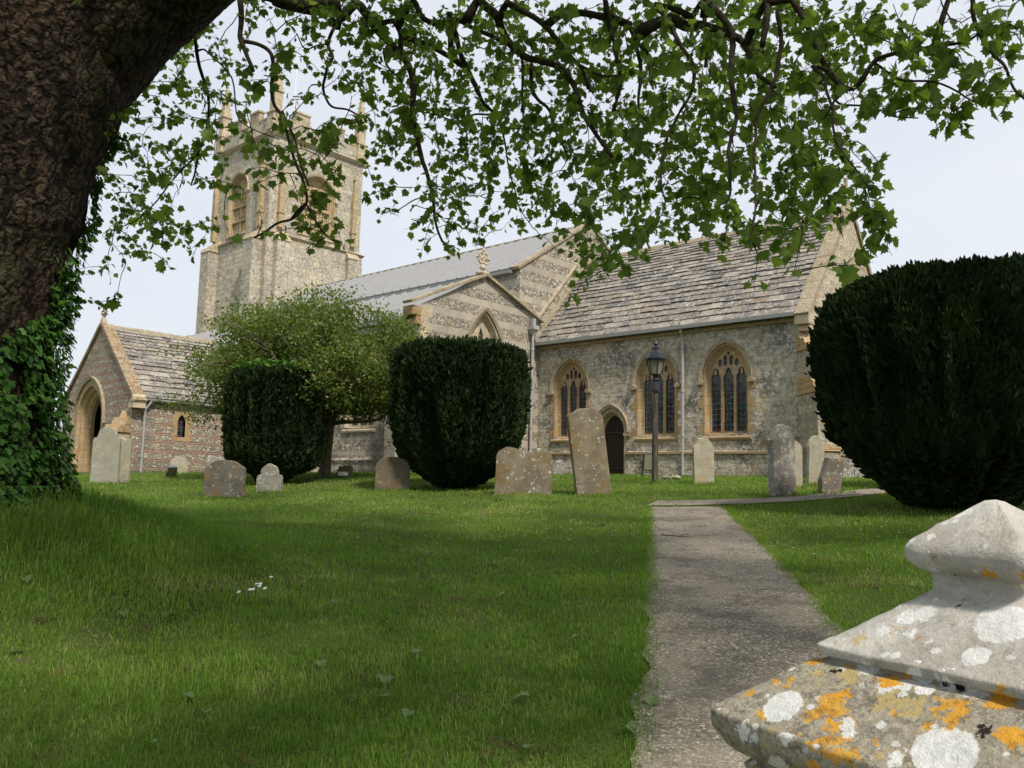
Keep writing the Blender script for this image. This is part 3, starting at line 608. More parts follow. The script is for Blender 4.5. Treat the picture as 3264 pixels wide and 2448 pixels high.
hb = MB(); o1 = arch(dcu, da+.22, 1.93, 2.0, 2.86, 12, 1); o2 = arch(dcu, da+.33, 1.93, 2.0, 2.99, 12, 1); n = len(o1)
hb.add([fS(u, v, d) for lp, d in ((o1, 0), (o1, .08), (o2, .12), (o2, 0)) for u, v in lp], [(k*n+i, k*n+i+1, (k+1)*n+i+1, (k+1)*n+i) for k in range(3) for i in range(n-1)])
for sg in (-1, 1): uc = dcu+sg*(da+.31); hb.prism([(uc-.1, 1.78), (uc+.1, 1.78), (uc+.13, 1.9), (uc-.13, 1.9)], fS, .17, -.02)
hb.build('hood_mould', M['coping'], dr)
mb = MB()
slab(mb, fS, [[(XW, GZ), (dcu-da-.22, GZ)]+dh[1:-1]+[(dcu+da+.22, GZ), (XE, GZ), (XE, EV+.1), (XW, EV+.1)], h1, h2, h3], 0, -.28, False)
mb.build('chancel_south_wall', M['chancel'], CH)
RY, RZ = 29.6, 9.86
mb = MB(); v, f = polyfill(fE, [[(YS, GZ), (YNn, GZ), (YNn, EV), (RY, RZ+.02), (YS, EV)]], 0); mb.add(v, f)
quad(mb, (XE, YNn, GZ), (XW, YNn, GZ), (XW, YNn, EV+.1), (XE, YNn, EV+.1)); mb.build('chancel_east_wall', M['chancel_e'], CH)
# plinth with moulded top
def plinth(mb, f3, u0, u1, top, proj=.10): 
    P = [(-.02, GZ), (proj, GZ), (proj, top-.06), (proj+.035, top-.05), (proj+.03, top), (-.02, top+.07)]; n = 6
    mb.add([f3(u0, v, d) for d, v in P]+[f3(u1, v, d) for d, v in P], [(i, (i+1) % n, n+(i+1) % n, n+i) for i in range(n)]+[tuple(range(n)), tuple(range(n, 2*n))])
mb = MB(); plinth(mb, fS, XW+.01, dcu-da-.24, 1.17); plinth(mb, fS, dcu+da+.24, XE+.1, 1.17); plinth(mb, fE, YS-.1, YNn, 1.2); mb.build('plinth', M['chancel'], CH)
mb = MB()
for a_, b_ in ((XW+.01, dcu-da-.24), (dcu+da+.24, XE+.1)): mb.prism([(a_, 1.12), (b_, 1.12), (b_, 1.20), (a_, 1.20)], fS, .155, .0)
mb.prism([(YS-.1, 1.14), (YNn, 1.14), (YNn, 1.22), (YS-.1, 1.22)], fE, .15, 0); mb.build('string_course', M['ham'], CH)
mb = MB(); mb.box(XW, XE-.0, YS-.10, YS+.02, EV-.26, EV-.14); mb.build('cornice', M['ham'], CH)
# roof
sl = np.array([0, RY-(YS-.22), RZ-(EV-.02)]); SL = np.linalg.norm(sl); sl /= SL
slate_roof('chancel_roof', (XW+.1, YS-.22, EV-.02), (1, 0, 0), sl, XE-XW-.45, SL, M['slate'])
mb = MB(); quad(mb, (XW, RY, RZ-.02), (XE-.3, RY, RZ-.02), (XE-.3, YNn+.2, EV), (XW, YNn+.2, EV)); mb.build('north_roof_slope', M['slate'], CH)
def ridge(name, p0, p1, mat, seg=.55, wd=.17, hgt=.10, parent=CH):
    p0, p1 = np.array(p0, float), np.array(p1, float); d = p1-p0; Ln = np.linalg.norm(d); d /= Ln; sx = np.array([-d[1], d[0], 0]); mb = MB(); t = 0
    while t < Ln-.05:
        e = min(t+seg*random.uniform(.85, 1.15), Ln); h_ = hgt+random.uniform(-.01, .015); a, b = p0+d*(t+.006), p0+d*(e-.006)
        pr_ = [(-wd, -.12), (-wd*.55, h_*.45), (0, h_), (wd*.55, h_*.45), (wd, -.12)]
        vs = [q+sx*x+np.array([0, 0, z]) for q in (a, b) for x, z in pr_]; mb.add(vs, [(i, i+1, 6+i, 5+i) for i in range(4)]+[(0, 1, 2, 3, 4), (9, 8, 7, 6, 5)]); t = e
    return mb.build(name, mat, parent)
ridge('ridge_tiles', (XW, RY, RZ+.02), (XE-.3, RY, RZ+.02), M['coping'])
def coping(name, f3, pts, width, depth0, depth1, mat=None, kneel=None, parent=CH):
    """raised gable coping along pts (u,v), each segment a run of stones"""
    mb = MB()
    for (u0, v0), (u1, v1) in zip(pts[:-1], pts[1:]):
        Ln = math.hypot(u1-u0, v1-v0); du, dv = (u1-u0)/Ln, (v1-v0)/Ln; nu, nv = (-dv, du) if du > 0 else (dv, -du)
        if nv < 0: nu, nv = -nu, -nv
        t = 0
        while t < Ln-.01:
            e = min(t+random.uniform(.6, .95), Ln); j = random.uniform(-.008, .008)
            P = [(u0+du*(t+.004), v0+dv*(t+.004)), (u0+du*(e-.004), v0+dv*(e-.004))]
            P = [P[0], P[1], (P[1][0]+nu*(width+j), P[1][1]+nv*(width+j)), (P[0][0]+nu*(width+j), P[0][1]+nv*(width+j))]; mb.prism(P, f3, depth1+j, depth0); t = e
    return mb.build(name, mat or M['coping'], parent, bevel=.012)
coping('east_gable_coping', fE, [(YS-.25, EV-.18), (RY, RZ+.12), (YNn+.25, EV-.18)], .16, -.42, .07)
mb = MB(); mb.box(XE-.42, XE+.06, YS-.30, YS+.12, EV-.42, EV-.06); mb.box(XE-.38, XE+.03, YS-.17, YS+.05, EV-.62, EV-.42); mb.build('kneeler', M['ham_pale'], CH, bevel=.02)
mb = MB(); mb.box(XE-.24, XE-.02, RY-.16, RY+.16, RZ+.2, RZ+.42)
mb.box(XE-.19, XE-.07, RY-.06, RY+.06, RZ+.4, RZ+1.25); mb.box(XE-.20, XE-.06, RY-.30, RY+.30, RZ+.82, RZ+.96); mb.lathe([(.05, RZ+.42), (.22, RZ+.5), (.1, RZ+.62)], 8, XE-.13, RY); mb.build('gable_cross', M['coping'], CH, bevel=.02)
mb = MB(); mb.box(XW+.06, XE-.42, YS-.36, YS-.20, EV-.13, EV-.115); mb.box(XW+.06, XE-.42, YS-.365, YS-.345, EV-.13, EV-.005); mb.box(XW+.06, XE-.42, YS-.21, YS-.19, EV-.13, EV+.005); mb.build('gutter', M['gutter'], CH)
def pipe(name, x, y, z0, z1, r=.05, mat='leadpipe', offx=0, offy=0, top=.0):
    mb = MB(); pts = [(x+offx, y+offy, z1), (x+offx*.9, y+offy*.9, z1-.1), (x, y, z1-.38), (x, y, z0)]; mb.tube(pts, r, 10)
    z = z1-.6
    while z > z0+.4: mb.tube([(x, y, z), (x, y, z-.09)], r*1.35, 10); z -= 1.55
    return mb.build(name, M[mat], CH, smooth=False)
pipe('downpipe', -15.26, YS-.13, .1, EV-.12, .055, offy=-.14)
mb = MB(); mb.tube([(-16.92, YS-.12, .2), (-16.92, YS-.12, 1.45)], .02, 6); mb.build('thin_pipe', M['leadpipe'], CH)
# diagonal buttress on the south-east corner
def buttress(name, o, nx, ny, wd, stages, mat, wmat, parent=CH):
    """stages: (top_z_front, top_z_back, projection) from the bottom up; o = corner point on the wall"""
    tx_, ty_ = -ny, nx; mb = MB(); wl = []
    def q(t, d, z): return (o[0]+tx_*t+nx*d, o[1]+ty_*t+ny*d, z)
    z0 = GZ; h = wd/2
    for k, (zf, zb, pj) in enumerate(stages):
        inner = stages[k+1][2] if k+1 < len(stages) else -.3
        mb.hexa([q(-h, -.35, z0), q(h, -.35, z0), q(h, pj, z0), q(-h, pj, z0), q(-h, -.35, zf), q(h, -.35, zf), q(h, pj, zf), q(-h, pj, zf)])
        e = .05; nst = 3; wb = MB(); wl.append(wb)
        for j in range(nst):
            a0 = pj+e-(pj+e-inner)*j/nst; za = zf+(zb-zf)*j/nst; zc = zf+(zb-zf)*(j+1)/nst
            wb.hexa([q(-h-e, -.3, za+.001*j), q(h+e, -.3, za+.001*j), q(h+e, a0, za+.001*j), q(-h-e, a0, za+.001*j), q(-h-e*.8, -.3, zc), q(h+e*.8, -.3, zc), q(h+e*.8, a0-.12, zc), q(-h-e*.8, a0-.12, zc)])
        z0 = zf
    b_ = mb.build(name, mat, parent); [w_b.build('weathering', wmat, b_, bevel=.01) for w_b in wl]; return b_
M['butt'] = ashlar('buttress_ashlar', (.50, .44, .33), (.40, .34, .26), (.42, .37, .29), .46, .26, .3, .15, .15, och=.25)
s2 = sqrt(.5)
buttress('corner_buttress', (XE-.05, YS+.05, 0), s2, -s2, .62, [(1.15, 1.3, 1.35), (2.95, 3.5, 1.2), (4.35, 4.95, .75)], M['butt'], M['ham'])

# ---- nave: east gable, clerestory, lead roof
NXE, NYS, NYC, NEV, NRZ = -22.08, 24.85, 29.43, 8.60, 11.50
NYN = 2*NYC-NYS; fN = frameE(NXE)
mb = MB(); v, f = polyfill(fN, [[(NYS, 5.0), (YS+.01, 5.0), (YS+.01, EV), (RY, RZ-.05), (NYN, EV), (NYN, NEV-.05), (NYC, NRZ), (NYS, NEV-.05)]], 0); mb.add(v, f)
quad(mb, (-43, NYS, 3), (NXE, NYS, 3), (NXE, NYS, NEV-.05), (-43, NYS, NEV-.05)); mb.build('nave_wall', M['band'], CH)
mb = MB(); mb.add([fN(u, v_, .0) for u, v_ in ((NYS-.0, NEV-2.2), (NYS+.35, NEV-2.2), (NYS+.35, NEV-.0), (NYS, NEV-.08))], [(0, 1, 2, 3)])
coping('nave_gable_coping', fN, [(NYS-.15, NEV-.12), (NYC, NRZ+.0), (NYN+.15, NEV-.12)], .13, -.35, .08)
# old roof crease and flashing strip over the chancel roof
coping('roof_crease', fN, [(YS-.0, 6.65), (27.9, 8.72), (28.6, 9.5)], .10, -.02, .09, M['ham_pale'])
coping('verge_flashing', fN, [(YS-.25, EV+.02), (RY-.1, RZ+.02)], .14, -.02, .16, M['coping'])
def lead_roof(name, p00, p10, p01, p11, nroll, parent=CH, th=.06):
    """eave p00->p10, ridge p01->p11"""
    P = [np.array(p, float) for p in (p00, p10, p11, p01)]; nn = np.cross(P[1]-P[0], P[3]-P[0]); nn /= np.linalg.norm(nn)
    if nn[2] < 0: nn = -nn
    mb = MB(); mb.hexa([p-nn*th for p in P]+[p for p in P], .5); ux = (P[1]-P[0])/np.linalg.norm(P[1]-P[0])
    for k in range(nroll+1):
        t = k/nroll; a = P[0]*(1-t)+P[1]*t; b = P[3]*(1-t)+P[2]*t; r = .035
        vs = [q+ux*r*x+nn*r*y for q in (a, b) for x, y in ((-1.2, 0), (-.8, 1.2), (0, 1.7), (.8, 1.2), (1.2, 0))]; mb.add(vs, [(i, i+1, 6+i, 5+i) for i in range(4)]+[(0, 1, 2, 3, 4)])
    return mb.build(name, M['lead'], parent)
lead_roof('nave_roof', (-43, NYS-.28, NEV-.05), (NXE-.3, NYS-.28, NEV-.05), (-43, NYC, NRZ-.02), (NXE-.3, NYC, NRZ-.02), 34)
lead_roof('nave_north_roof', (-43, NYN+.28, NEV-.05), (NXE-.3, NYN+.28, NEV-.05), (-43, NYC, NRZ-.02), (NXE-.3, NYC, NRZ-.02), 10)
mb = MB(); mb.tube([(-43, NYC, NRZ+.0), (NXE-.2, NYC, NRZ+.0)], .06, 8); mb.build('lead_ridge_roll', M['coping'], CH)
mb = MB(); mb.box(-43, NXE-.3, NYS-.3, NYS-.02, NEV-.24, NEV-.12); mb.build('nave_gutter', M['gutter'], CH)

# ---- south aisle, gable to the east
AX, AYS, AYC, AEV, ARZ, AXW = -21.98, 19.56, 22.72, 6.25, 7.78, -46.2
fA = frameE(AX)
ha = gothic_window(fA, 22.8, 2.6, .78, 4.6, 6.22, 2, deep=.34, style='dec', label='pointed aisle window with flowing tracery above the clipped yew', ham='ham_pale', surround=.22)
mb = MB(); slab(mb, fA, [[(AYS, GZ), (YS-.002, GZ), (YS-.002, 6.55), (AYC, ARZ), (AYS, 6.15)], ha], 0, -.34, False); mb.build('aisle_east_wall', M['band'], CH)
coping('aisle_gable_coping', fA, [(AYS-.55, 6.1), (AYC, ARZ-.02), (YS+.12, 6.48)], .11, -.35, .16)
mb = MB(); mb.box(AX-.5, AX+.02, AYS-.42, AYS, 5.72, 6.06); mb.box(AX-.45, AX+.0, AYS-.22, AYS, 5.42, 5.72); mb.build('aisle_kneeler', M['ham'], CH, bevel=.02)
# quoins on the aisle corner
mb = MB(); z = GZ; k = 0
while z < 5.9: L_ = .55 if k % 2 else .34; mb.box(AX-(.9-L_), AX+.006, AYS-.006, AYS+L_, z, z+.3); z += .303; k += 1
mb.build('quoins', M['ham_pale'], CH, bevel=.006)
mb = MB(); fAS = frameS(AYS)
hole_as = []
for cx in (-25.2, -29.2): hole_as.append(gothic_window(fAS, cx, 1.9, .75, 3.6, 4.6, 3, style='perp', ham='ham_pale', label='aisle south window in the shade of the thorn tree'))
slab(mb, fAS, [[(AXW, GZ), (AX-.01, GZ), (AX-.01, 5.6), (AXW, 5.6)]]+hole_as, 0, -.3, False); quad(mb, (AXW, AYS, GZ), (AXW, 25, GZ), (AXW, 25, 5.6), (AXW, AYS, 5.6)); mb.add([(AXW, AYS, 5.6), (AXW, 25.9, 5.6), (AXW, AYC, ARZ)], [(0, 1, 2)]); mb.build('aisle_south_wall', M['flint_shade_tone'], CH)
buttress('aisle_buttress', (-22.5, AYS, 0), 0, -1, .6, [(2.6, 3.0, .75), (4.2, 4.7, .45)], M['band'], M['coping'])
buttress('aisle_buttress', (-27.2, AYS, 0), 0, -1, .6, [(2.3, 2.7, .75), (3.9, 4.4, .45)], M['flint_shade_tone'], M['coping'])
mb = MB(); plinth(mb, fAS, -32.9, AX, .7, .08); mb.build('aisle_plinth', M['flint_shade_tone'], CH)
lead_roof('aisle_roof', (AXW, AYS-.35, 5.72), (AX-.3, AYS-.35, 5.72), (AXW, AYC, ARZ-.05), (AX-.3, AYC, ARZ-.05), 34)
lead_roof('aisle_inner_roof', (AXW, 25.0, 6.7), (AX-.3, 25.0, 6.7), (AXW, AYC, ARZ-.05), (AX-.3, AYC, ARZ-.05), 8)
mb = MB(); mb.box(AXW, AX-.5, AYS-.45, AYS-.33, 5.55, 5.70); mb.box(AXW, AX-.5, AYS-.30, AYS, 5.30, 5.5); mb.build('aisle_gutter', M['gutter'], CH)
# finial cross: ringed wheel of leaves
mb = MB(); cx, cy, cz = AX-.12, AYC, ARZ+.12; mb.box(cx-.16, cx+.16, cy-.22, cy+.22, cz-.06, cz+.06); mb.lathe([(.06, cz+.05), (.09, cz+.16), (.14, cz+.22), (.08, cz+.28), (.06, cz+.34)], 8, cx, cy)
for k in range(4):
    a = pi/4+k*pi/2; c_ = (cy+.155*cos(a), cz+.60+.155*sin(a)); mb.tube([(cx, c_[0]+.105*cos(t), c_[1]+.105*sin(t)) for t in np.linspace(0, 2*pi, 12)], .042, 6)
    a = k*pi/2; mb.lathe([(.02, -.07), (.075, 0), (.02, .07)], 6); 
    for q in range(len(mb.v)-18, len(mb.v)): x, y, z_ = mb.v[q]; mb.v[q] = (x+cx, y+cy+.30*cos(a), z_+cz+.60+.30*sin(a))
mb.build('gable_cross', M['ham_pale'], CH, smooth=True)
# rainwater head and pipe at the aisle/chancel corner
mb = MB(); x, y = AX+.14, 25.44; mb.add([(x+sx*r, y+sy*r, z) for r, z in ((.07, 5.9), (.13, 6.05), (.19, 6.1), (.19, 6.22), (.12, 6.22), (.12, 6.12)) for sx, sy in ((-1, -1), (1, -1), (1, 1), (-1, 1))], [(i*4+k, i*4+(k+1) % 4, (i+1)*4+(k+1) % 4, (i+1)*4+k) for i in range(5) for k in range(4)]+[(0, 1, 2, 3)])
mb.box(x-.08, x+.08, y-.08, y+.08, 6.2, 6.55); mb.build('rainwater_head', M['leadpipe'], CH); pipe('downpipe', x, y, .1, 5.95, .055)

# ---- tower
TX, TXW, TYS, TYN = -43.0, -49.35, 26.1, 32.78
fTE, fTS = frameE(TX), frameS(TYS)
he = gothic_window(fTE, 29.45, 14.75, 1.12, 17.35, 18.32, 3, deep=.5, style='bell', ham='ham_tower', label='belfry opening with pierced stone panels, east face', surround=.16)
hs = gothic_window(fTS, -46.55, 14.75, .95, 17.45, 18.32, 2, deep=.5, style='bell', ham='ham_tower', label='belfry opening with pierced stone panels, south face', surround=.16)
mb = MB(); slab(mb, fTE, [[(TYS, 14.1), (TYN, 14.1), (TYN, 20.3), (TYS, 20.3)], he], 0, -.5, False); slab(mb, fTS, [[(TXW, 14.1), (TX, 14.1), (TX, 20.3), (TXW, 20.3)], hs], 0, -.5, False)
quad(mb, (TXW, TYS, 14.1), (TXW, TYN, 14.1), (TXW, TYN, 20.3), (TXW, TYS, 20.3)); quad(mb, (TX, TYN, 14.1), (TXW, TYN, 14.1), (TXW, TYN, 20.3), (TX, TYN, 20.3)); mb.box(TXW+.05, TX-.05, TYS+.05, TYN-.05, 20.1, 20.28); mb.build('belfry_wall', M['tower'], CH)
mb = MB(); e = .14; mb.hexa([(TXW-e-.1, TYS-e-.1, GZ), (TX+e+.1, TYS-e-.1, GZ), (TX+e+.1, TYN+e+.1, GZ), (TXW-e-.1, TYN+e+.1, GZ), (TXW-e, TYS-e, 14.12), (TX+e, TYS-e, 14.12), (TX+e, TYN+e, 14.12), (TXW-e, TYN+e, 14.12)]); mb.build('tower_shaft', M['tower'], CH)
def string(name, z, e0, e1, h, mat='coping'):
    mb = MB()
    for a, b in ((z, e0), ):
        mb.hexa([(TXW-e0, TYS-e0, z-h), (TX+e0, TYS-e0, z-h), (TX+e0, TYN+e0, z-h), (TXW-e0, TYN+e0, z-h), (TXW-e1, TYS-e1, z), (TX+e1, TYS-e1, z), (TX+e1, TYN+e1, z), (TXW-e1, TYN+e1, z)])
        mb.hexa([(TXW-e1, TYS-e1, z), (TX+e1, TYS-e1, z), (TX+e1, TYN+e1, z), (TXW-e1, TYN+e1, z), (TXW-.01, TYS-.01, z+h*.8), (TX+.01, TYS-.01, z+h*.8), (TX+.01, TYN+.01, z+h*.8), (TXW-.01, TYN+.01, z+h*.8)])
    return mb.build(name, M[mat], CH)
string('tower_string', 14.2, .16, .26, .14); string('tower_string', 20.32, .05, .22, .16, 'ham_pale')
# buttresses of the lower stage with gabled weatherings
for (o, nx, ny, wd, pj) in [((TX+.05, TYS+.75), 1, 0, .85, .55), ((TX+.05, TYN-.75), 1, 0, .75, .4), ((TX-.75, TYS-.05), 0, -1, .95, .75), ((TXW+.6, TYS-.05), 0, -1, .95, .75), ((TXW-.05, TYS+.6), -1, 0, .95, 1.45)]:
    buttress('tower_buttress', (*o, 0), nx, ny, wd, [(13.75, 14.6, pj)], M['tower'], M['ham_pale'])
# attached shafts with little spirelets flanking the belfry windows
for (o, nx, ny) in [((TX, TYS+.72), 1, 0), ((TX, TYN-.65), 1, 0), ((TX-.72, TYS), 0, -1), ((TXW+.3, TYS), 0, -1), ((TXW+.05, TYS+.3), -1, 0)]:
    mb = MB(); f3 = frame((o[0], o[1], 0), (-ny, nx), (nx, ny))
    mb.prism([(-.17, 14.6), (.17, 14.6), (.17, 17.6), (-.17, 17.6)], f3, .26, 0); mb.prism([(-.21, 15.45), (.21, 15.45), (.21, 15.6), (-.21, 15.6)], f3, .31, 0)
    mb.prism([(-.17, 17.6), (.17, 17.6), (0, 18.3)], f3, .27, 0); mb.prism([(-.09, 17.9), (.09, 17.9), (.02, 19.3), (-.02, 19.3)], f3, .17, 0); mb.prism([(-.1, 19.0), (.1, 19.0), (.06, 19.15), (-.06, 19.15)], f3, .2, 0); mb.build('attached_shaft', M['ham_tower'], CH, bevel=.01)
# parapet, battlements
mb = MB(); t = .38
mb.box(TXW, TX, TYS, TYS+t, 20.42, 21.30); mb.box(TX-t, TX, TYS+t, TYN, 20.42, 21.30); mb.box(TXW, TX-t, TYN-t, TYN, 20.42, 21.30); mb.box(TXW, TXW+t, TYS+t, TYN-t, 20.42, 21.30); mb.build('parapet', M['tower'], CH)
mb = MB(); cb = MB()
def merlon(x0, x1, y0, y1, along):
    q = MB(); q.box(x0, x1, y0, y1, 21.30, 22.02); p_ = q.build('merlon', M['parapet'], CH)
    q = MB(); q.box(x0-.05, x1+.05, y0-.05, y1+.05, 22.02, 22.16); q.build('coping', M['ham_pale'], p_, bevel=.015)
for c0 in (-47.15, -45.25): merlon(c0-.5, c0+.5, TYS+.01, TYS+t-.01, 'x'); merlon(c0-.5, c0+.5, TYN-t+.01, TYN-.01, 'x')
for c0 in (28.1, 30.7): merlon(TX-t+.01, TX-.01, c0-.5, c0+.5, 'y'); merlon(TXW+.01, TXW+t-.01, c0-.5, c0+.5, 'y')
for a, b in ((TXW+.6, -47.72), (-46.58, -45.82), (-44.68, TX-.6)): q = MB(); q.box(a, b, TYS-.04, TYS+t+.04, 21.30, 21.40); q.build('crenel_coping', M['ham_pale'], CH, bevel=.015)
for a, b in ((TYS+.6, 27.53), (28.67, 30.13), (31.27, TYN-.6)): q = MB(); q.box(TX-t-.04, TX+.04, a, b, 21.30, 21.40); q.build('crenel_coping', M['ham_pale'], CH, bevel=.015)
def pinnacle(x, y):
    mb = MB(); r = .36
    mb.box(x-r, x+r, y-r, y+r, 20.5, 21.5); mb.box(x-r-.05, x+r+.05, y-r-.05, y+r+.05, 21.5, 21.6); mb.box(x-.27, x+.27, y-.27, y+.27, 21.6, 22.85); mb.box(x-.34, x+.34, y-.34, y+.34, 22.85, 22.97)
    p = mb.build('pinnacle', M['ham_pale'], CH, bevel=.015)
    sb = MB(); R4 = ((-1, -1), (1, -1), (1, 1), (-1, 1)); sb.add([(x+sx*q, y+sy*q, z) for q, z in ((.26, 22.97), (.035, 25.0)) for sx, sy in R4], [(k, (k+1) % 4, 4+(k+1) % 4, 4+k) for k in range(4)]); sb.lathe([(.04, 24.9), (.11, 25.0), (.05, 25.08), (.09, 25.18), (.01, 25.3)], 8, x, y)
    kb = sb
    for j in range(6):
        z = 23.15+j*.32; q = .26+(.035-.26)*(z-22.97)/2.03
        for sx, sy in R4:
            cx_, cy_ = x+sx*(q+.035), y+sy*(q+.035); kb.add([(cx_, cy_, z+.10), (cx_+.06, cy_, z), (cx_, cy_+.06, z), (cx_-.06, cy_, z), (cx_, cy_-.06, z), (cx_, cy_, z-.04)], [(0, 1, 2), (0, 2, 3), (0, 3, 4), (0, 4, 1), (5, 2, 1), (5, 3, 2), (5, 4, 3), (5, 1, 4)])
    kb.build('spirelet', M['ham_pale'], p)
for x, y in ((TX-.2, TYS+.2), (TX-.2, TYN-.2), (TXW+.2, TYS+.2), (TXW+.2, TYN-.2)): pinnacle(x, y)
def grotesque(x, y, z, nx, ny):
    mb = MB(); mb.tube([(x, y, z), (x+nx*.2, y+ny*.2, z+.02), (x+nx*.38, y+ny*.38, z+.08), (x+nx*.5, y+ny*.5, z+.02)], [.16, .17, .12, .07], 8)
    mb.tube([(x+nx*.3, y+ny*.3, z+.1), (x+nx*.28, y+ny*.28, z+.25)], [.05, .03], 6); mb.build('grotesque', M['ham_pale'], CH, smooth=True)
grotesque(TX+.05, TYN+.05, 20.15, .8, .3); grotesque(TX+.02, TYS-.02, 20.15, .5, -.5)
mb = MB(); mb.tube([(-46.1, 29.4, 20.3), (-46.1, 29.4, 27.6)], [.06, .035], 8); mb.build('flagpole', M['white'], CH)
mb = MB(); mb.lathe([(.03, 22.3), (.12, 22.4), (.12, 22.55), (.02, 22.7)], 8, -44.5, 29.4); mb.tube([(-44.5, 29.4, 20.3), (-44.5, 29.4, 22.4)], .03, 6); mb.build('gilt_finial', simple('gold_leaf', (.7, .45, .1), .35, .5, metal=.7), CH)

# ---- porch
PX, PXW, PYS, PEV, PRZ, PXC = -32.97, -39.75, 14.56, 2.98, 6.12, -36.36
fPS, fPE = frameS(PYS), frameE(PX)
pcu, pa = -36.98, 1.50
mb = MB(); dh = arch(pcu, pa, GZ, 2.15, 3.88, 14, 1)
slab(mb, fPS, [[(PXW, GZ), (pcu-pa, GZ)]+dh[1:-1]+[(pcu+pa, GZ), (PX, GZ), (PX, PEV), (PXC, PRZ), (PXW, PEV)]], 0, -.45, False)
ring(mb, fPS, [(pcu-pa, GZ)]+dh[1:-1]+[(pcu+pa, GZ)], 0, [(pcu-pa, GZ)]+dh[1:-1]+[(pcu+pa, GZ)], -.45)
pwh = [(16.45, 1.50), (16.78, 1.50), (16.78, 2.12), (16.74, 2.28), (16.615, 2.42), (16.49, 2.28), (16.45, 2.12)]
slab(mb, fPE, [[(PYS, GZ), (AYS, GZ), (AYS, PEV), (PYS, PEV)], pwh], 0, -.35, False); quad(mb, (PXW, PYS, GZ), (PXW, AYS, GZ), (PXW, AYS, PEV), (PXW, PYS, PEV)); mb.build('porch_wall', M['porch'], CH)
db = MB(); seq = [(pa, .01, 3.88), (pa-.25, .01, 3.62), (pa-.30, -.12, 3.56), (pa-.38, -.14, 3.48), (pa-.46, -.30, 3.40), (pa-.54, -.32, 3.32), (pa-.62, -.45, 3.24), (pa-.62, -.6, 3.24)]
LP = [(arch(pcu, a_, GZ, 2.15, ap, 14, 3), d_) for a_, d_, ap in seq]
for (l0, d0), (l1, d1) in zip(LP[:-1], LP[1:]): ring(db, fPS, l0, d0, l1, d1)
db.build('porch_doorway', M['ham'], CH)
hb = MB(); o1 = arch(pcu, pa, 2.0, 2.15, 3.89, 14, 1); o2 = arch(pcu, pa+.12, 2.0, 2.15, 4.04, 14, 1); n = len(o1)
hb.add([fPS(u, v_, d) for lp, d in ((o1, 0), (o1, .09), (o2, .13), (o2, 0)) for u, v_ in lp], [(k*n+i, k*n+i+1, (k+1)*n+i+1, (k+1)*n+i) for k in range(3) for i in range(n-1)]); hb.build('porch_hood_mould', M['coping'], CH)
# inside of the porch and its iron gates
mb = MB(); mb.box(PXW+.4, PX-.36, AYS-.08, AYS-.01, GZ, 2.95); quad(mb, (PX-.36, PYS+.46, GZ), (PX-.36, AYS, GZ), (PX-.36, AYS, 2.95), (PX-.36, PYS+.46, 2.95)); quad(mb, (PXW+.36, PYS+.46, GZ), (PXW+.36, AYS, GZ), (PXW+.36, AYS, 2.95), (PXW+.36, PYS+.46, 2.95)); mb.build('porch_interior', M['inner'], CH)
mb = MB()
for k in range(15): x = pcu-.88+k*.125; mb.tube([(x, PYS+.62, .05), (x, PYS+.62, 1.5+.12*sin(k/14*pi))], .012, 6)
mb.box(pcu-.9, pcu+.9, PYS+.60, PYS+.64, .15, .2); mb.box(pcu-.9, pcu+.9, PYS+.60, PYS+.64, 1.3, 1.35); mb.build('porch_gate', M['iron'], CH)
# small lancet
wb = MB(); outl = [(16.22, 1.34), (17.08, 1.34), (17.08, 1.62), (16.98, 1.62), (16.98, 1.95), (17.08, 1.95), (17.08, 2.5), (16.22, 2.5), (16.22, 1.95), (16.32, 1.95), (16.32, 1.62), (16.22, 1.62)]
slab(wb, fPE, [outl, pwh], .006, -.2); pw = wb.build('window', M['ham'], CH); pw['label'] = 'small trefoil-headed window in the striped porch wall'
gb = MB(); gb.add([fPE(u, v_, -.16) for u, v_ in pwh], [tuple(range(len(pwh)))]); gb.build('glass', M['glass'], pw)
sl = np.array([PXC-(PX+.14), 0, PRZ-(PEV-.02)]); SL = np.linalg.norm(sl); sl /= SL
slate_roof('porch_roof', (PX+.14, PYS+.32, PEV-.04), (0, 1, 0), sl, AYS-PYS-.32, SL, M['slate_porch'], .42, .2, .35, .75, .035)
mb = MB(); quad(mb, (PXC, PYS+.3, PRZ-.02), (PXC, AYS, PRZ-.02), (PXW-.14, AYS, PEV), (PXW-.14, PYS+.3, PEV)); mb.build('porch_west_roof', M['slate_porch'], CH)
ridge('ridge_tiles', (PXC, PYS+.3, PRZ+.0), (PXC, AYS+.1, PRZ+.0), M['coping'])
coping('porch_gable_coping', fPS, [(PXW-.3, PEV-.25), (PXC, PRZ+.03), (PX+.3, PEV-.25)], .14, -.40, .09, hamstone('russet_coping', (.27, .19, .11), .6))
mb = MB(); mb.box(PX-.1, PX+.32, PYS-.1, PYS+.4, PEV-.45, PEV-.2); mb.add([(PX+.02, PYS-.12, PEV-.2), (PX+.36, PYS-.12, PEV-.2), (PX+.36, PYS+.42, PEV-.2), (PX+.02, PYS+.42, PEV-.2), (PX+.2, PYS-.1, PEV+.08), (PX+.2, PYS+.4, PEV+.08)], [(0, 1, 4), (1, 2, 5, 4), (2, 3, 5), (3, 0, 4, 5)]); mb.build('porch_kneeler', M['ham_pale'], CH)
buttress('porch_buttress', (PX-.38, PYS+.0, 0), .35, -.94, .62, [(1.55, 2.45, .72)], M['ham_pale'], M['ham'])
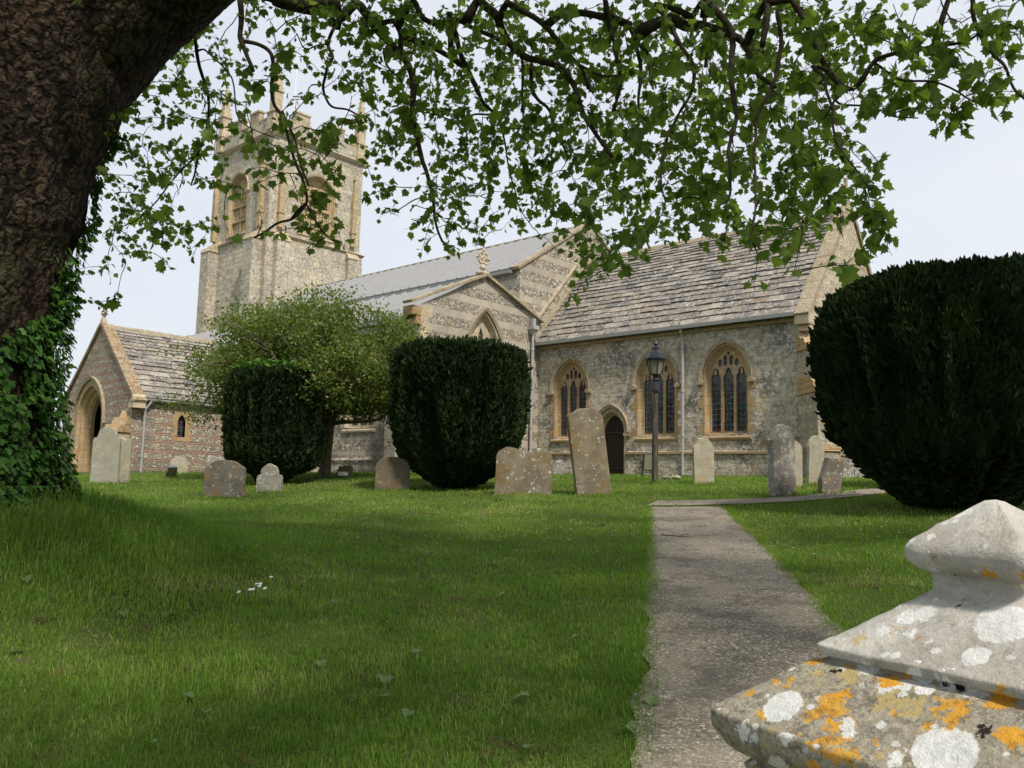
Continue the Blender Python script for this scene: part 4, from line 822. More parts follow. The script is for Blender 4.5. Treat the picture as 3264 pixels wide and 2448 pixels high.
mb = MB(); mb.box(PXC-.1, PXC+.1, PYS-.06, PYS+.14, PRZ+.12, PRZ+.3); mb.box(PXC-.06, PXC+.06, PYS-.02, PYS+.10, PRZ+.3, PRZ+.85); mb.box(PXC-.2, PXC+.2, PYS-.02, PYS+.10, PRZ+.55, PRZ+.67); mb.lathe([(.03, PRZ+.44), (.15, PRZ+.5), (.15, PRZ+.53), (.03, PRZ+.6)], 8, PXC, PYS+.04); mb.build('porch_cross', M['ham_pale'], CH, bevel=.012)
mb = MB(); mb.tube([(PX+.17, PYS+.35, PEV-.1), (PX+.17, AYS, PEV-.12)], .06, 8); mb.build('porch_gutter', M['gutter'], CH)
pipe('downpipe', PX+.08, 15.05, -.1, PEV-.12, .05, offx=.09, offy=.18)

# ================================================================ HEADSTONES
def outline(kind, w, h, dip=0):
    a = w/2; P = []
    if kind == 'round':
        s_ = h-a*.55; P = [(-a, -.25), (-a, s_)]+[(-a*cos(t), s_+a*.55*sin(t)) for t in np.linspace(.15, pi-.15, 13)]+[(a, s_), (a, -.25)]
    elif kind == 'semi':
        s_ = h-a*.95; P = [(-a, -.25), (-a, s_)]+[(-a*cos(t), s_+a*.95*sin(t)) for t in np.linspace(.12, pi-.12, 15)]+[(a, s_), (a, -.25)]
    elif kind == 'shoulder':
        b = a*.70; s_ = h-b*1.05; P = [(-a, -.25), (-a, s_-.12), (-a*.93, s_-.04), (-b, s_-.02)]+[(-b*cos(t), s_+b*1.05*sin(t)) for t in np.linspace(.12, pi-.12, 13)]+[(b, s_-.02), (a*.93, s_-.04), (a, s_-.12), (a, -.25)]
    elif kind == 'double':
        b = a*.5; s_ = h-b*.85; P = [(-a, -.25), (-a, s_)]+[(-b-b*cos(t), s_+b*.85*sin(t)) for t in np.linspace(.15, pi-.55, 10)]+[(0, s_+.02)]+[(b-b*cos(t), s_+b*.85*sin(t)) for t in np.linspace(.55, pi-.15, 10)]+[(a, s_), (a, -.25)]
    elif kind == 'scroll':
        P = [(-a, -.25), (-a, h*.93), (-a*.93, h*.965), (-a*.72, h*.955), (-a*.6, h*.975), (-a*.3, h), (0, h*1.0), (a*.35, h*.995), (a*.62, h*.97), (a*.78, h*.93), (a*.92, h*.92), (a, h*.88), (a, -.25)]
    elif kind == 'hump':
        P = [(-a, -.25), (-a, h*.78), (-a*.8, h*.86), (-a*.45, h*.97), (0, h), (a*.45, h*.97), (a*.8, h*.86), (a, h*.78), (a, -.25)]
    elif kind == 'rough':
        P = [(-a*.75, -.25), (-a, h*.35), (-a*.8, h*.7), (-a*.6, h*.95), (-a*.2, h*.9), (0, h), (a*.35, h*.93), (a*.8, h*.99), (a, h*.75), (a*.85, h*.3), (a*.7, -.25)]
    elif kind == 'block':
        P = [(-a, -.25), (-a, h*.9), (-a*.5, h), (a*.3, h*.93), (a, h*.96), (a, -.25)]
    elif kind == 'ledge':
        P = [(-a, -.25), (-a, h*.9), (-a*.5, h*.9), (-a*.5, h), (a*.6, h*.97), (a, h*.8), (a, -.25)]
    return P
def headstone(px, dist, kind, w, h, th, az, mat, label, lean=0, pitch=0, cat='headstone', extra=None, sink=0, jit=.012):
    hx, hy = hdir(px*1.4756); x, y = hx*dist, hy*dist; z = g1(x, y)-sink
    poly = outline(kind, w, h); poly = [(u+random.uniform(-jit, jit)*(v > 0), v+random.uniform(-jit, jit)*(v > .05)) for u, v in poly]
    # subdivided outline for a worn edge
    fine = []
    for (a, b), (c, d) in zip(poly, poly[1:]+poly[:1]):
        k = max(1, int(math.hypot(c-a, d-b)/.07))
        for i in range(k): fine.append((a+(c-a)*i/k, b+(d-b)*i/k))
    f3 = lambda u, v, d: (u, -d, v); bm = MB(); slab(bm, f3, [fine], th/2, -th/2); v, f = polyfill(f3, [fine], -th/2); bm.add(v, f)
    V = np.array(bm.v); nn = fbm(V*7+px, 3, int(px) % 50); V += np.stack([nn*.008, nn*.006, fbm(V*6+9, 2, 3)*.008*(V[:, 2] > .1)], 1); bm.v = [tuple(p) for p in V]
    o = bm.build('headstone', mat, None, rnd=False)
    me = o.data; bb = bmesh.new(); bb.from_mesh(me); bmesh.ops.remove_doubles(bb, verts=bb.verts, dist=.004); bmesh.ops.recalc_face_normals(bb, faces=bb.faces); bb.to_mesh(me); bb.free()
    m = o.modifiers.new('bevel', 'BEVEL'); m.width = .014; m.segments = 2; m.limit_method = 'ANGLE'; m.angle_limit = radians(50)
    o.location = (x, y, z); o.rotation_euler = (radians(pitch), radians(lean), radians(180-az)); tag(o, label, cat, 'headstones and markers in the churchyard')
    return o
# az = compass direction the front faces
headstone(226, 25, 'shoulder', .74, 1.50, .12, 140, M['hs_smooth'], 'tall smooth pale grey headstone with curved shoulders before the porch arch', lean=0)
headstone(262, 25.2, 'block', .42, 1.25, .10, 140, M['hs_pale'], 'narrow yellowish slab tucked behind the tall smooth stone by the porch')
headstone(384, 33, 'semi', .62, .62, .1, 115, M['hs_pale'], 'small cream rounded stone at the foot of the striped porch wall')
headstone(461, 33, 'block', .62, .62, .2, 115, M['hs_white'], 'low square mottled stone between porch wall and left clipped yew')
headstone(486, 20, 'hump', .90, .86, .13, 138, M['hs_lichen'], 'broad lichen-covered grey headstone left of the ivy-topped yew')
headstone(583, 21.3, 'shoulder', .60, .66, .10, 140, M['hs_white'], 'small white-spotted headstone with stepped shoulders at the foot of the ivy-topped yew', pitch=2)
headstone(847, 20.2, 'round', .78, .78, .12, 132, M['hs_brown'], 'plain brown round-topped headstone left of the middle clipped yew', lean=1)
headstone(1130, 18.6, 'double', 1.24, 1.02, .15, 135, M['hs_orange'], 'double-humped orange and grey headstone beside the middle clipped yew', lean=1)
headstone(1208, 29.0, 'semi', .44, .52, .1, 140, M['hs_white'], 'tiny pale rounded stone in the grass below the leftmost chancel window')
headstone(1283, 18.5, 'scroll', .80, 1.88, .15, 122, M['hs_orange'], 'tall leaning headstone covered in orange lichen in front of the chancel door', lean=-8.5, pitch=1)
headstone(1520, 22, 'hump', .52, 1.17, .12, 130, M['hs_pale'], 'cream weathered headstone under the rightmost chancel window', lean=-1)
headstone(1690, 17.4, 'hump', .56, 1.40, .17, 112, M['hs_white'], 'tall narrow grey slab streaked with white lichen, shadowed side to the left', lean=-1)
headstone(1717, 20.5, 'semi', .36, 1.05, .1, 115, M['hs_pale'], 'slim buff stone mostly hidden behind the tall grey slab')
headstone(1760, 22.5, 'hump', .46, 1.20, .12, 118, M['hs_pale'], 'smooth buff headstone in front of the chancel corner buttress', lean=2)
headstone(1790, 18, 'rough', .50, .74, .16, 125, M['hs_lichen'], 'short crumbling stone with a jagged top leaning right near the big yew', lean=7, jit=.03)
# small stump-like marker with a white card
o = headstone(744, 25, 'rough', .46, .36, .16, 145, M['hs_brown'], 'low brown stump-like marker with a white card leaning on it', cat='grave marker')
mb = MB(); mb.box(-.16, .13, -.125, -.105, .06, .17); mb.build('card', M['white'], o)
# stone chips on the grass
for k, (px, d, sc) in enumerate([(1440, 23.6, .10), (1458, 23.2, .11)]):
    hx, hy = hdir(px*1.4756); mb = MB(); n = 7
    for j in range(n):
        c = Vector((random.uniform(-.12, .12), random.uniform(-.08, .08), random.uniform(.03, .10))); mb.lathe([(.02, c.z-.05), (sc*.5, c.z), (.02, c.z+.05)], 6, c.x, c.y, random.random()*3)
    o = mb.build('flower_posy', M['hs_pale'] if k else M['hs_white'], None, rnd=False); o.location = (hx*d, hy*d, g1(hx*d, hy*d)+.02); tag(o, ['small faded posy on the grass just right of the lamp post', 'upright faded posy on the grass, the right one of the pair by the lamp post'][k], 'posy')
# floodlights
def floodlight(px, d, rz, tilt, mat, label, s=1.0, z=0):
    hx, hy = hdir(px*1.4756); x, y = hx*d, hy*d; t_ = thing('floodlight', label, 'floodlight', (x, y, g1(x, y)+z), rz)
    hb = MB(); ct, st_ = cos(tilt), sin(tilt)
    def q(x, y, z): return (x*s, (y*ct-z*st_)*s, (y*st_+z*ct)*s+.24*s)
    P = [(-.17, -.03, -.22), (.17, -.03, -.22), (.12, .16, -.16), (-.12, .16, -.16), (-.17, -.03, .22), (.17, -.03, .22), (.12, .16, .16), (-.12, .16, .16)]; hb.hexa([q(*p) for p in P]); hb.build('housing', mat, t_, bevel=.02)
    lb = MB(); lb.add([q(*p) for p in ((-.145, -.035, -.19), (.145, -.035, -.19), (.145, -.035, .19), (-.145, -.035, .19))], [(0, 1, 2, 3)]); lb.build('lens', M['lampglass'], t_)
    bb = MB(); bb.box(-.19*s, -.175*s, -.02, .03, -.15, .26*s); bb.box(.175*s, .19*s, -.02, .03, -.15, .26*s); bb.box(-.19*s, .19*s, -.02, .03, -.02, .0); bb.build('bracket', M['black'], t_)
floodlight(370, 27.5, radians(75), radians(38), M['greyplastic'], 'grey floodlight tilted up on the grass by the porch wall', .85)
floodlight(1402, 24.5, radians(60), radians(8), M['black'], 'black floodlight standing behind the foot of the lamp post', 1.15, .22)

# ================================================================ LAMP POST
hx, hy = hdir(2088); LX, LY = hx*22, hy*22; LZ = g1(LX, LY)
lp_ = thing('lamp_post', 'old wooden lamp post with a black lantern in front of the chancel', 'lamp post', (LX, LY, LZ), radians(20))
mb = MB(); r = [.088, .082, .078, .074, .070, .066]; zs = [-.3, .4, 1.0, 1.7, 2.3, 2.68]; pts = [(random.uniform(-.006, .006), random.uniform(-.006, .006), z) for z in zs]; mb.tube(pts, r, 10); mb.build('post', M['post'], lp_)
mb = MB(); mb.lathe([(.095, 2.35), (.10, 2.4), (.075, 2.62), (.10, 2.66), (.06, 2.72), (.07, 2.78), (.15, 2.8)], 12); mb.tube([(-.17, 0, 2.66), (.17, 0, 2.66)], .014, 6); mb.build('bracket', M['iron'], lp_)
mb = MB(); n6 = 6
def hx6(r, k, z): return (r*cos(k*pi/3), r*sin(k*pi/3), z)
for k in range(6):
    mb.tube([hx6(.145, k, 2.79), hx6(.235, k, 3.20)], .014, 5); mb.tube([hx6(.145, k, 2.80), hx6(.145, k+1, 2.80)], .013, 5); mb.tube([hx6(.235, k, 3.20), hx6(.235, k+1, 3.20)], .018, 5)
mb.build('lantern_frame', M['iron'], lp_)
for k in range(6):
    g_ = MB(); g_.add([hx6(.138, k, 2.81), hx6(.138, k+1, 2.81), hx6(.226, k+1, 3.19), hx6(.226, k, 3.19)], [(0, 1, 2, 3)]); g_.build('pane', M['lampglass'], lp_)
mb = MB(); mb.lathe([(.285, 3.19), (.275, 3.23), (.19, 3.36), (.10, 3.44), (.095, 3.48)], 6)
for k in range(24): a = k*pi/12; mb.add([(.272*cos(a-.1), .272*sin(a-.1), 3.2), (.272*cos(a+.1), .272*sin(a+.1), 3.2), (.255*cos(a), .255*sin(a), 3.13)], [(0, 1, 2)])
mb.build('cap', simple('worn_black_metal', (.03, .035, .045), .32, .5, 9, .4, .6), lp_)
mb = MB(); mb.lathe([(.05, 3.46), (.09, 3.50), (.03, 3.55), (.055, 3.6), (.008, 3.72)], 10); mb.build('finial', M['iron'], lp_)
mb = MB(); mb.tube([(0, 0, 2.8), (0, 0, 3.05)], [.02, .035], 8); mb.build('bulb', M['white'], lp_)

# ================================================================ GATE PIER (foreground)
PC = np.array([-.327, 1.496]); kaz = atan2(-.712-PC[0], 1.296-PC[1])     # direction of the nearest corner
prof = [(.255, -1.9), (.255, -.470), (.268, -.452), (.272, -.440), (.262, -.432), (.266, -.426), (.285, -.416), (.296, -.404), (.3035, -.392), (.3065, -.386), (.3072, -.380), (.3075, -.362), (.3070, -.3585), (.3055, -.3565), (.302, -.3545), (.298, -.352), (.26, -.3205), (.22, -.290), (.196, -.272), (.180, -.268), (.178, -.2675), (.176, -.266), (.176, -.2595), (.177, -.2590), (.188, -.2588), (.1895, -.2585), (.1900, -.2575), (.1905, -.247), (.1900, -.2445), (.187, -.243), (.170, -.231), (.13, -.199), (.09, -.1675), (.0725, -.1535), (.0700, -.1515), (.0690, -.148), (.067, -.130), (.0680, -.1265), (.0735, -.1235), (.083, -.118), (.092, -.108), (.095, -.098), (.094, -.088), (.088, -.078), (.06, -.052), (.03, -.026), (.010, -.011), (.0, -.008)]
def dens(prof):
    out = [prof[0]]
    for (s0, z0), (s1, z1) in zip(prof[:-1], prof[1:]):
        k = max(1, int(math.hypot(s1-s0, z1-z0)/.007)) if z1 > -.5 else 6
        out += [(s0+(s1-s0)*i/k, z0+(z1-z0)*i/k) for i in range(1, k+1)]
    return out
PR = dens(prof); ns = 132; V = []
for s_, z_ in PR:
    for k in range(ns):
        t = 8*k/ns; side = int(t//2); f_ = (t-2*side)-1     # -1..1 along the side
        x, y = [(f_, -1), (1, f_), (-f_, 1), (-1, -f_)][side]
        rr = .10 if s_ > .12 else .22
        # round the corners
        m_ = (abs(x)**14+abs(y)**14)**(1/14) if s_ > .1 else (abs(x)**12+abs(y)**12)**(1/12); V.append((x/m_*s_*1.045, y/m_*s_*1.045, z_))
V = np.array(V); nn = fbm(V*14, 3, 2); n2 = fbm(V*60, 2, 9); dirv = V/(np.linalg.norm(V[:, :2], axis=1)[:, None]+1e-3); V[:, :2] += dirv[:, :2]*(nn*.004+n2*.0014)[:, None]; V[:, 2] += (nn*.003+n2*.0013)
a = np.arange((len(PR)-1)*ns); r_ = a//ns; c_ = a % ns; F = np.stack([r_*ns+c_, r_*ns+(c_+1) % ns, (r_+1)*ns+(c_+1) % ns, (r_+1)*ns+c_], 1)
o = mesh_np('gate_pier', V, F, M['pier'], smooth=True); o.location = (PC[0], PC[1], 0); o.rotation_euler = (0, 0, (pi/2-kaz)-radians(225)); tag(o, 'moulded stone gate pier cap crusted with white and orange lichen, in the near foreground', 'gate pier')

# ================================================================ YEWS
def scatter(name, tv, tf, pos, ax, ay, az_, scale, mat, parent=None, rnd=None, smooth=False):
    """instances of a template baked into one mesh; tv (k,3), tf list of faces with equal length"""
    tv = np.asarray(tv, float); n = len(pos); k = len(tv); sc = np.asarray(scale, float); sc = sc[:, None] if sc.ndim == 1 else sc
    V = pos[:, None, :]+(tv[None, :, 0:1]*ax[:, None, :]+tv[None, :, 1:2]*ay[:, None, :]+tv[None, :, 2:3]*az_[:, None, :])*sc[:, None, :1]
    fl = []; rr = []; base = (np.arange(n)*k)[:, None]; rnd = RNG.random(n) if rnd is None else rnd
    lens = sorted(set(len(f) for f in tf))
    for ln in lens:
        fs = np.array([f for f in tf if len(f) == ln]); fl.append((base[:, :, None]+fs[None]).reshape(-1, ln)); rr.append(np.repeat(rnd, len(fs)))
    return mesh_np(name, V.reshape(-1, 3), fl, mat, parent, np.concatenate(rr), smooth)
def basis(d, roll):
    d = d/np.linalg.norm(d, axis=1)[:, None]; ref = np.where(np.abs(d[:, 2:3]) > .9, np.array([[1., 0, 0]]), np.array([[0, 0, 1.]])); a = np.cross(d, ref); a /= np.linalg.norm(a, axis=1)[:, None]; b = np.cross(a, d)
    c, s_ = np.cos(roll)[:, None], np.sin(roll)[:, None]; return a*c+b*s_, d, -a*s_+b*c
SPRIG = [(-.16, 0, 0), (.16, 0, 0), (.24, .5, .02), (0, 1.0, .05), (-.24, .5, .02), (0, 0, -.16), (0, 0, .16), (.02, .5, .24), (0, .95, 0), (.02, .5, -.24)]
SPF = [(0, 1, 2, 3, 4), (5, 6, 7, 8, 9)]
def yew(px, dist, prof, nspr, label, seed, zs_, size=.10, hull=.93):
    hx, hy = hdir(px*1.4756); x, y = hx*dist, hy*dist; z0 = g1(x, y); rg = np.random.default_rng(seed)
    t_ = thing('yew_tree', label, 'yew', (x, y, z0), 0)
    pz = np.array([p[0] for p in prof]); pr = np.array([p[1] for p in prof]); H = pz[-1]
    # area-weighted choice along the profile
    zz = np.linspace(pz[0], H, 400); rrr = np.interp(zz, pz, pr); ds = np.hypot(np.gradient(zz), np.gradient(rrr)); wgt = rrr*ds
    side = rg.choice(400, int(nspr*.86), p=wgt/wgt.sum()); th = rg.random(len(side))*2*pi; z = zz[side]+rg.normal(0, .01, len(side)); r = rrr[side]
    nt_ = nspr-len(side); rt = np.sqrt(rg.random(nt_))*pr[-1]; z = np.concatenate([z, np.full(nt_, H)]); r = np.concatenate([r, rt]); th = np.concatenate([th, rg.random(nt_)*2*pi]); top = np.zeros(nspr, bool); top[len(side):] = True
    def plume(th, z): P = np.stack([np.cos(th)*4.2*pr.max()/1.6, np.sin(th)*4.2*pr.max()/1.6, z*.55], 1); return 1-2*np.abs(fbm(P, 2, seed))
    pl = plume(th, z); fine = fbm(np.stack([np.cos(th)*r*7, np.sin(th)*r*7, z*5], 1), 2, seed+5)
    depth = .24*pl+.07*fine-.16; rr = np.where(top, r, r*1.0+depth); zt = np.where(top, z+.10*fbm(np.stack([np.cos(th)*r*3, np.sin(th)*r*3, r*0], 1), 2, seed+9)+.04*fine+rg.random(nspr)**3*.16-.10*(r/pr[-1])**4, z)
    rr = np.maximum(rr-rg.random(nspr)**2*.10+(rg.random(nspr) < .035)*rg.random(nspr)*.11, .05)
    pos = np.stack([np.cos(th)*rr, np.sin(th)*rr, zt], 1)
    d = np.stack([np.cos(th)*.55, np.sin(th)*.55, np.full(nspr, .9)], 1); d[top] = [0, 0, 1]; d += rg.normal(0, .33, d.shape); low = (zt < H*.2)&~top; d[low, 2] *= .2
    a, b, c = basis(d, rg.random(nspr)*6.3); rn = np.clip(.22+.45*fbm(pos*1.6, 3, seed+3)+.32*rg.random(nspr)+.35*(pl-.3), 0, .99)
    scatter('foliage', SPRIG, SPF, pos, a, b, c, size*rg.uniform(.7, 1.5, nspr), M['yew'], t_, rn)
    mb = MB(); n = 40; P = [(max(.03, r_-.30 if i < len(prof)-0 else r_), z_) for i, (z_, r_) in enumerate(prof)]; P = [(r_, z_ if z_ < H-.01 else H-.12) for r_, z_ in P]; mb.lathe(P, n); mb.build('shade_hull', simple('yew_shade', (.006, .009, .004), .95, .02), t_, rnd=False)  # closed near-black hull; the shade between the sprigs is its colour
    tb = MB()
    for k in range(7): a_ = k*.9; tb.tube([(.05*cos(a_), .05*sin(a_), -.3), (.12*cos(a_), .12*sin(a_), .2), (.35*cos(a_), .35*sin(a_), .7)], [.10, .08, .05], 7)
    tb.build('trunk', M['shrubbark'], t_); return t_, z0
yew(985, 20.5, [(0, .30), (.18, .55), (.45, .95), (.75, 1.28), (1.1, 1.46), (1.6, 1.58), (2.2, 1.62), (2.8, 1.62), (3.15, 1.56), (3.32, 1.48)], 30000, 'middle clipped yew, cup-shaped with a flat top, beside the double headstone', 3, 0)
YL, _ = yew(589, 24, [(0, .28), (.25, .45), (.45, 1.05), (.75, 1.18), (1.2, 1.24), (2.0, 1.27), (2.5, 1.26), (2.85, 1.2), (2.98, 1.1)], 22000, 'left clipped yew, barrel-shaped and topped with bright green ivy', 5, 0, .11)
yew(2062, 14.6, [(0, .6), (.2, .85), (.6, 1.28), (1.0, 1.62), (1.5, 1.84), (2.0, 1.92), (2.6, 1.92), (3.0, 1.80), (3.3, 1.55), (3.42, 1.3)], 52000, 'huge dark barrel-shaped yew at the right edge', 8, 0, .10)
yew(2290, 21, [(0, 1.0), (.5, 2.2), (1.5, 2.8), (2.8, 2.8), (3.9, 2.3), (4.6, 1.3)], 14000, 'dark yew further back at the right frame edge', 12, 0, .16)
# ivy topping the left yew
IVY = [(0, 0, 0), (.28, .05, .02), (.50, .32, .05), (.26, .42, .02), (.30, .75, .04), (0, 1.0, .0), (-.30, .75, .04), (-.26, .42, .02), (-.50, .32, .05), (-.28, .05, .02)]
IVF = [(0, 1, 2, 3, 4, 5), (0, 5, 6, 7, 8, 9)]
n = 900; th = RNG.random(n)*2*pi; r = np.sqrt(RNG.random(n))*1.22; pos = np.stack([np.cos(th)*r, np.sin(th)*r, 3.16+.10*fbm(np.stack([np.cos(th)*r*3, np.sin(th)*r*3, r*0], 1), 2, 1)+RNG.random(n)*.14-.30*(r/1.25)**4], 1)+np.array(YL.location)
keep = fbm(pos*1.2, 2, 44) > -.35; pos = pos[keep]; n = len(pos); d = RNG.normal(0, 1, (n, 3)); d[:, 2] = abs(d[:, 2])*.3; a, b, c = basis(d, RNG.normal(0, .5, n)); o = scatter('ivy', IVY, IVF, pos, a, b, c, RNG.uniform(.09, .15, n), M['ivy'], None, .5+.5*RNG.random(n)); tag(o, 'bright green ivy sprawling over the flat top of the left yew', 'ivy')

# ================================================================ THORN TREE in front of the aisle
hx, hy = hdir(1033); TXx, TYy = hx*25.5, hy*25.5; tz = g1(TXx, TYy)
th_ = thing('thorn_tree', 'spreading yellow-green thorn tree with a slim grey trunk before the aisle', 'tree', (TXx, TYy, tz))
rg = np.random.default_rng(21); tips = []; tb = MB()
tb.tube([(0, 0, -.2), (.03, 0, .5), (.08, .02, 1.2), (.12, .03, 1.75)], [.20, .16, .145, .14], 12)
def grow(p, d, L_, r, lev):
    pts = [Vector(p)]; d = Vector(d).normalized(); n = 5
    for k in range(n): d = (d+Vector(rg.normal(0, .16, 3))+Vector((0, 0, .03))).normalized(); pts.append(pts[-1]+d*L_/n)
    tb.tube(pts, [max(.006, r*(1-.6*k/n)) for k in range(n+1)], 6 if lev < 2 else 4, False)
    for q in pts[2:]: tips.append((tuple(q), lev))
    if lev < 3:
        for k in range(4 if lev < 2 else 3): q = pts[random.randint(2, n)]; dd = (d+Vector(rg.normal(0, .65, 3))+Vector((0, 0, -.02))).normalized(); grow(q, dd, L_*.66, r*.5, lev+1)
RW = Vector(RT); 
for k in range(10):
    a_ = k*2*pi/10+.3; grow((.12, .03, 1.55+.1*(k % 3)), (cos(a_)*1.0, sin(a_)*1.0, .42+.5*(k % 2)), 2.1, .075, 0)
tb.build('trunk', M['shrubbark'], th_)
cen = np.array([0, 0, 3.15])-RT*.5; NC = 700; q = rg.normal(0, 1, (NC*3, 3)); q /= np.linalg.norm(q, axis=1)[:, None]; rad = rg.random(NC*3)**.45
cl = q*rad[:, None]*np.array([3.9, 2.6, 2.25]); cl = cl[cl[:, 2] > -1.35+.25*np.abs(cl[:, 0]*.3)][:NC]
env = fbm(cl*.75, 2, 31) > -.12; cl = cl[env]+cen; qq = rg.normal(0, 1, (110, 3))*np.array([.75, .75, .5]); cl = np.vstack([cl, qq-RT*2.5+np.array([0, 0, 2.75]), qq[:70]*.9-RT*1.9+np.array([0, 0, 4.2]), qq[:60]*.7+RT*2.6+np.array([0, 0, 2.3])]); tp = np.array([t for t, l in tips if l >= 2]); cl = np.vstack([cl, tp[rg.choice(len(tp), 160)]])
nl = 85; pos = np.repeat(cl, nl, 0)+rg.normal(0, 1, (len(cl)*nl, 3))*np.array([.23, .23, .15]); n = len(pos)
d = rg.normal(0, 1, (n, 3)); d[:, 2] -= .2; a, b, c = basis(d, rg.random(n)*6.3); LV = [(0, 0, 0), (.32, .35, .06), (.18, .8, .03), (0, 1, 0), (-.18, .8, .03), (-.32, .35, .06)]
rn = np.clip(.35+.25*np.repeat(rg.random(len(cl)), nl)+.35*rg.random(n)+.06*(pos[:, 2]-3), 0, 1); scatter('crown', LV, [(0, 1, 2, 3, 4, 5)], pos, a, b, c, rg.uniform(.06, .12, n), M['shrub'], th_, rn)

# ================================================================ PLANE TREE
PT = thing('plane_tree', 'massive old plane tree with ivy-clad trunk and branches hanging over the lawn', 'tree', (TREE[0], TREE[1], g1(*TREE)-.1))
PO = np.array(PT.location)
def trunk_c(z):   # centre and radius by height
    y = [-1.5, -.4, .3, 1.0, 2.0, 3.0, 4.0, 5.0, 6.2, 7.5, 9.5]; r = [1.45, 1.12, .95, .90, .92, .97, 1.03, 1.15, 1.35, 1.2, .9]; s_ = [-.15, -.15, -.17, -.18, -.12, .05, .22, .28, .1, -.3, -.9]
    return np.interp(z, y, s_), np.interp(z, y, r)
zs = np.linspace(-1.5, 9.5, 260); na = 260; th = np.linspace(0, 2*pi, na, endpoint=False); Z, T = np.meshgrid(zs, th, indexing='ij'); sx, rr = trunk_c(Z)
flut = 1+.05*np.cos(T*5+.6+Z*.15)*np.interp(Z, [-1.5, 0, 2, 9], [2.4, 1.2, .5, .4])
Cx = TREE[0]+RT[0]*sx; Cy = TREE[1]+RT[1]*sx
P = np.stack([Cx+np.cos(T)*rr*flut, Cy+np.sin(T)*rr*flut, Z], -1).reshape(-1, 3)
def barkdisp(P, N, amp=1.0):
    d = .075*fbm(P*1.3, 2, 4)+.020*np.abs(fbm(P*[6, 6, 3.5], 2, 6))+.015*fbm(P*[19, 19, 13], 2, 8); return P+N*(d*amp)[:, None]
N = np.stack([np.cos(T), np.sin(T), T*0], -1).reshape(-1, 3); P = barkdisp(P, N)
i = np.arange((len(zs)-1)*na); r_ = i//na; c_ = i % na; F = np.stack([r_*na+c_, r_*na+(c_+1) % na, (r_+1)*na+(c_+1) % na, (r_+1)*na+c_], 1)
tk = mesh_np('trunk', P-PO, F, M['bark'], PT, smooth=True); TRP = P.reshape(len(zs), na, 3)
# main limb sweeping to the right above the frame
LM = [(-60, 250, 10.0, .95), (60, 120, 10.0, 1.02), (190, 30, 9.8, .90), (320, -45, 9.6, .72), (470, -118, 9.3, .58), (650, -175, 9.0, .48), (900, -215, 8.5, .40), (1200, -250, 7.9, .33), (1550, -290, 7.2, .25), (1900, -300, 6.5, .18), (2200, -320, 6.0, .12)]
lp = np.array([list(at2(x, y, d))+[r] for x, y, d, r in LM]); lp = catmull(lp, 22); na = 90
tg = np.gradient(lp[:, :3], axis=0); tg /= np.linalg.norm(tg, axis=1)[:, None]; A_ = np.cross(tg, [0, 0, 1]); A_ /= np.linalg.norm(A_, axis=1)[:, None]; B_ = np.cross(A_, tg); th = np.linspace(0, 2*pi, na, endpoint=False)
Nn = (A_[:, None]*np.cos(th)[None, :, None]+B_[:, None]*np.sin(th)[None, :, None]); P = lp[:, None, :3]+Nn*lp[:, None, 3:4]; P = barkdisp(P.reshape(-1, 3), Nn.reshape(-1, 3), .8)
i = np.arange((len(lp)-1)*na); r_ = i//na; c_ = i % na; F = np.stack([r_*na+c_, r_*na+(c_+1) % na, (r_+1)*na+(c_+1) % na, (r_+1)*na+c_], 1); mesh_np('limb', P-PO, F, M['bark'], PT, smooth=True)
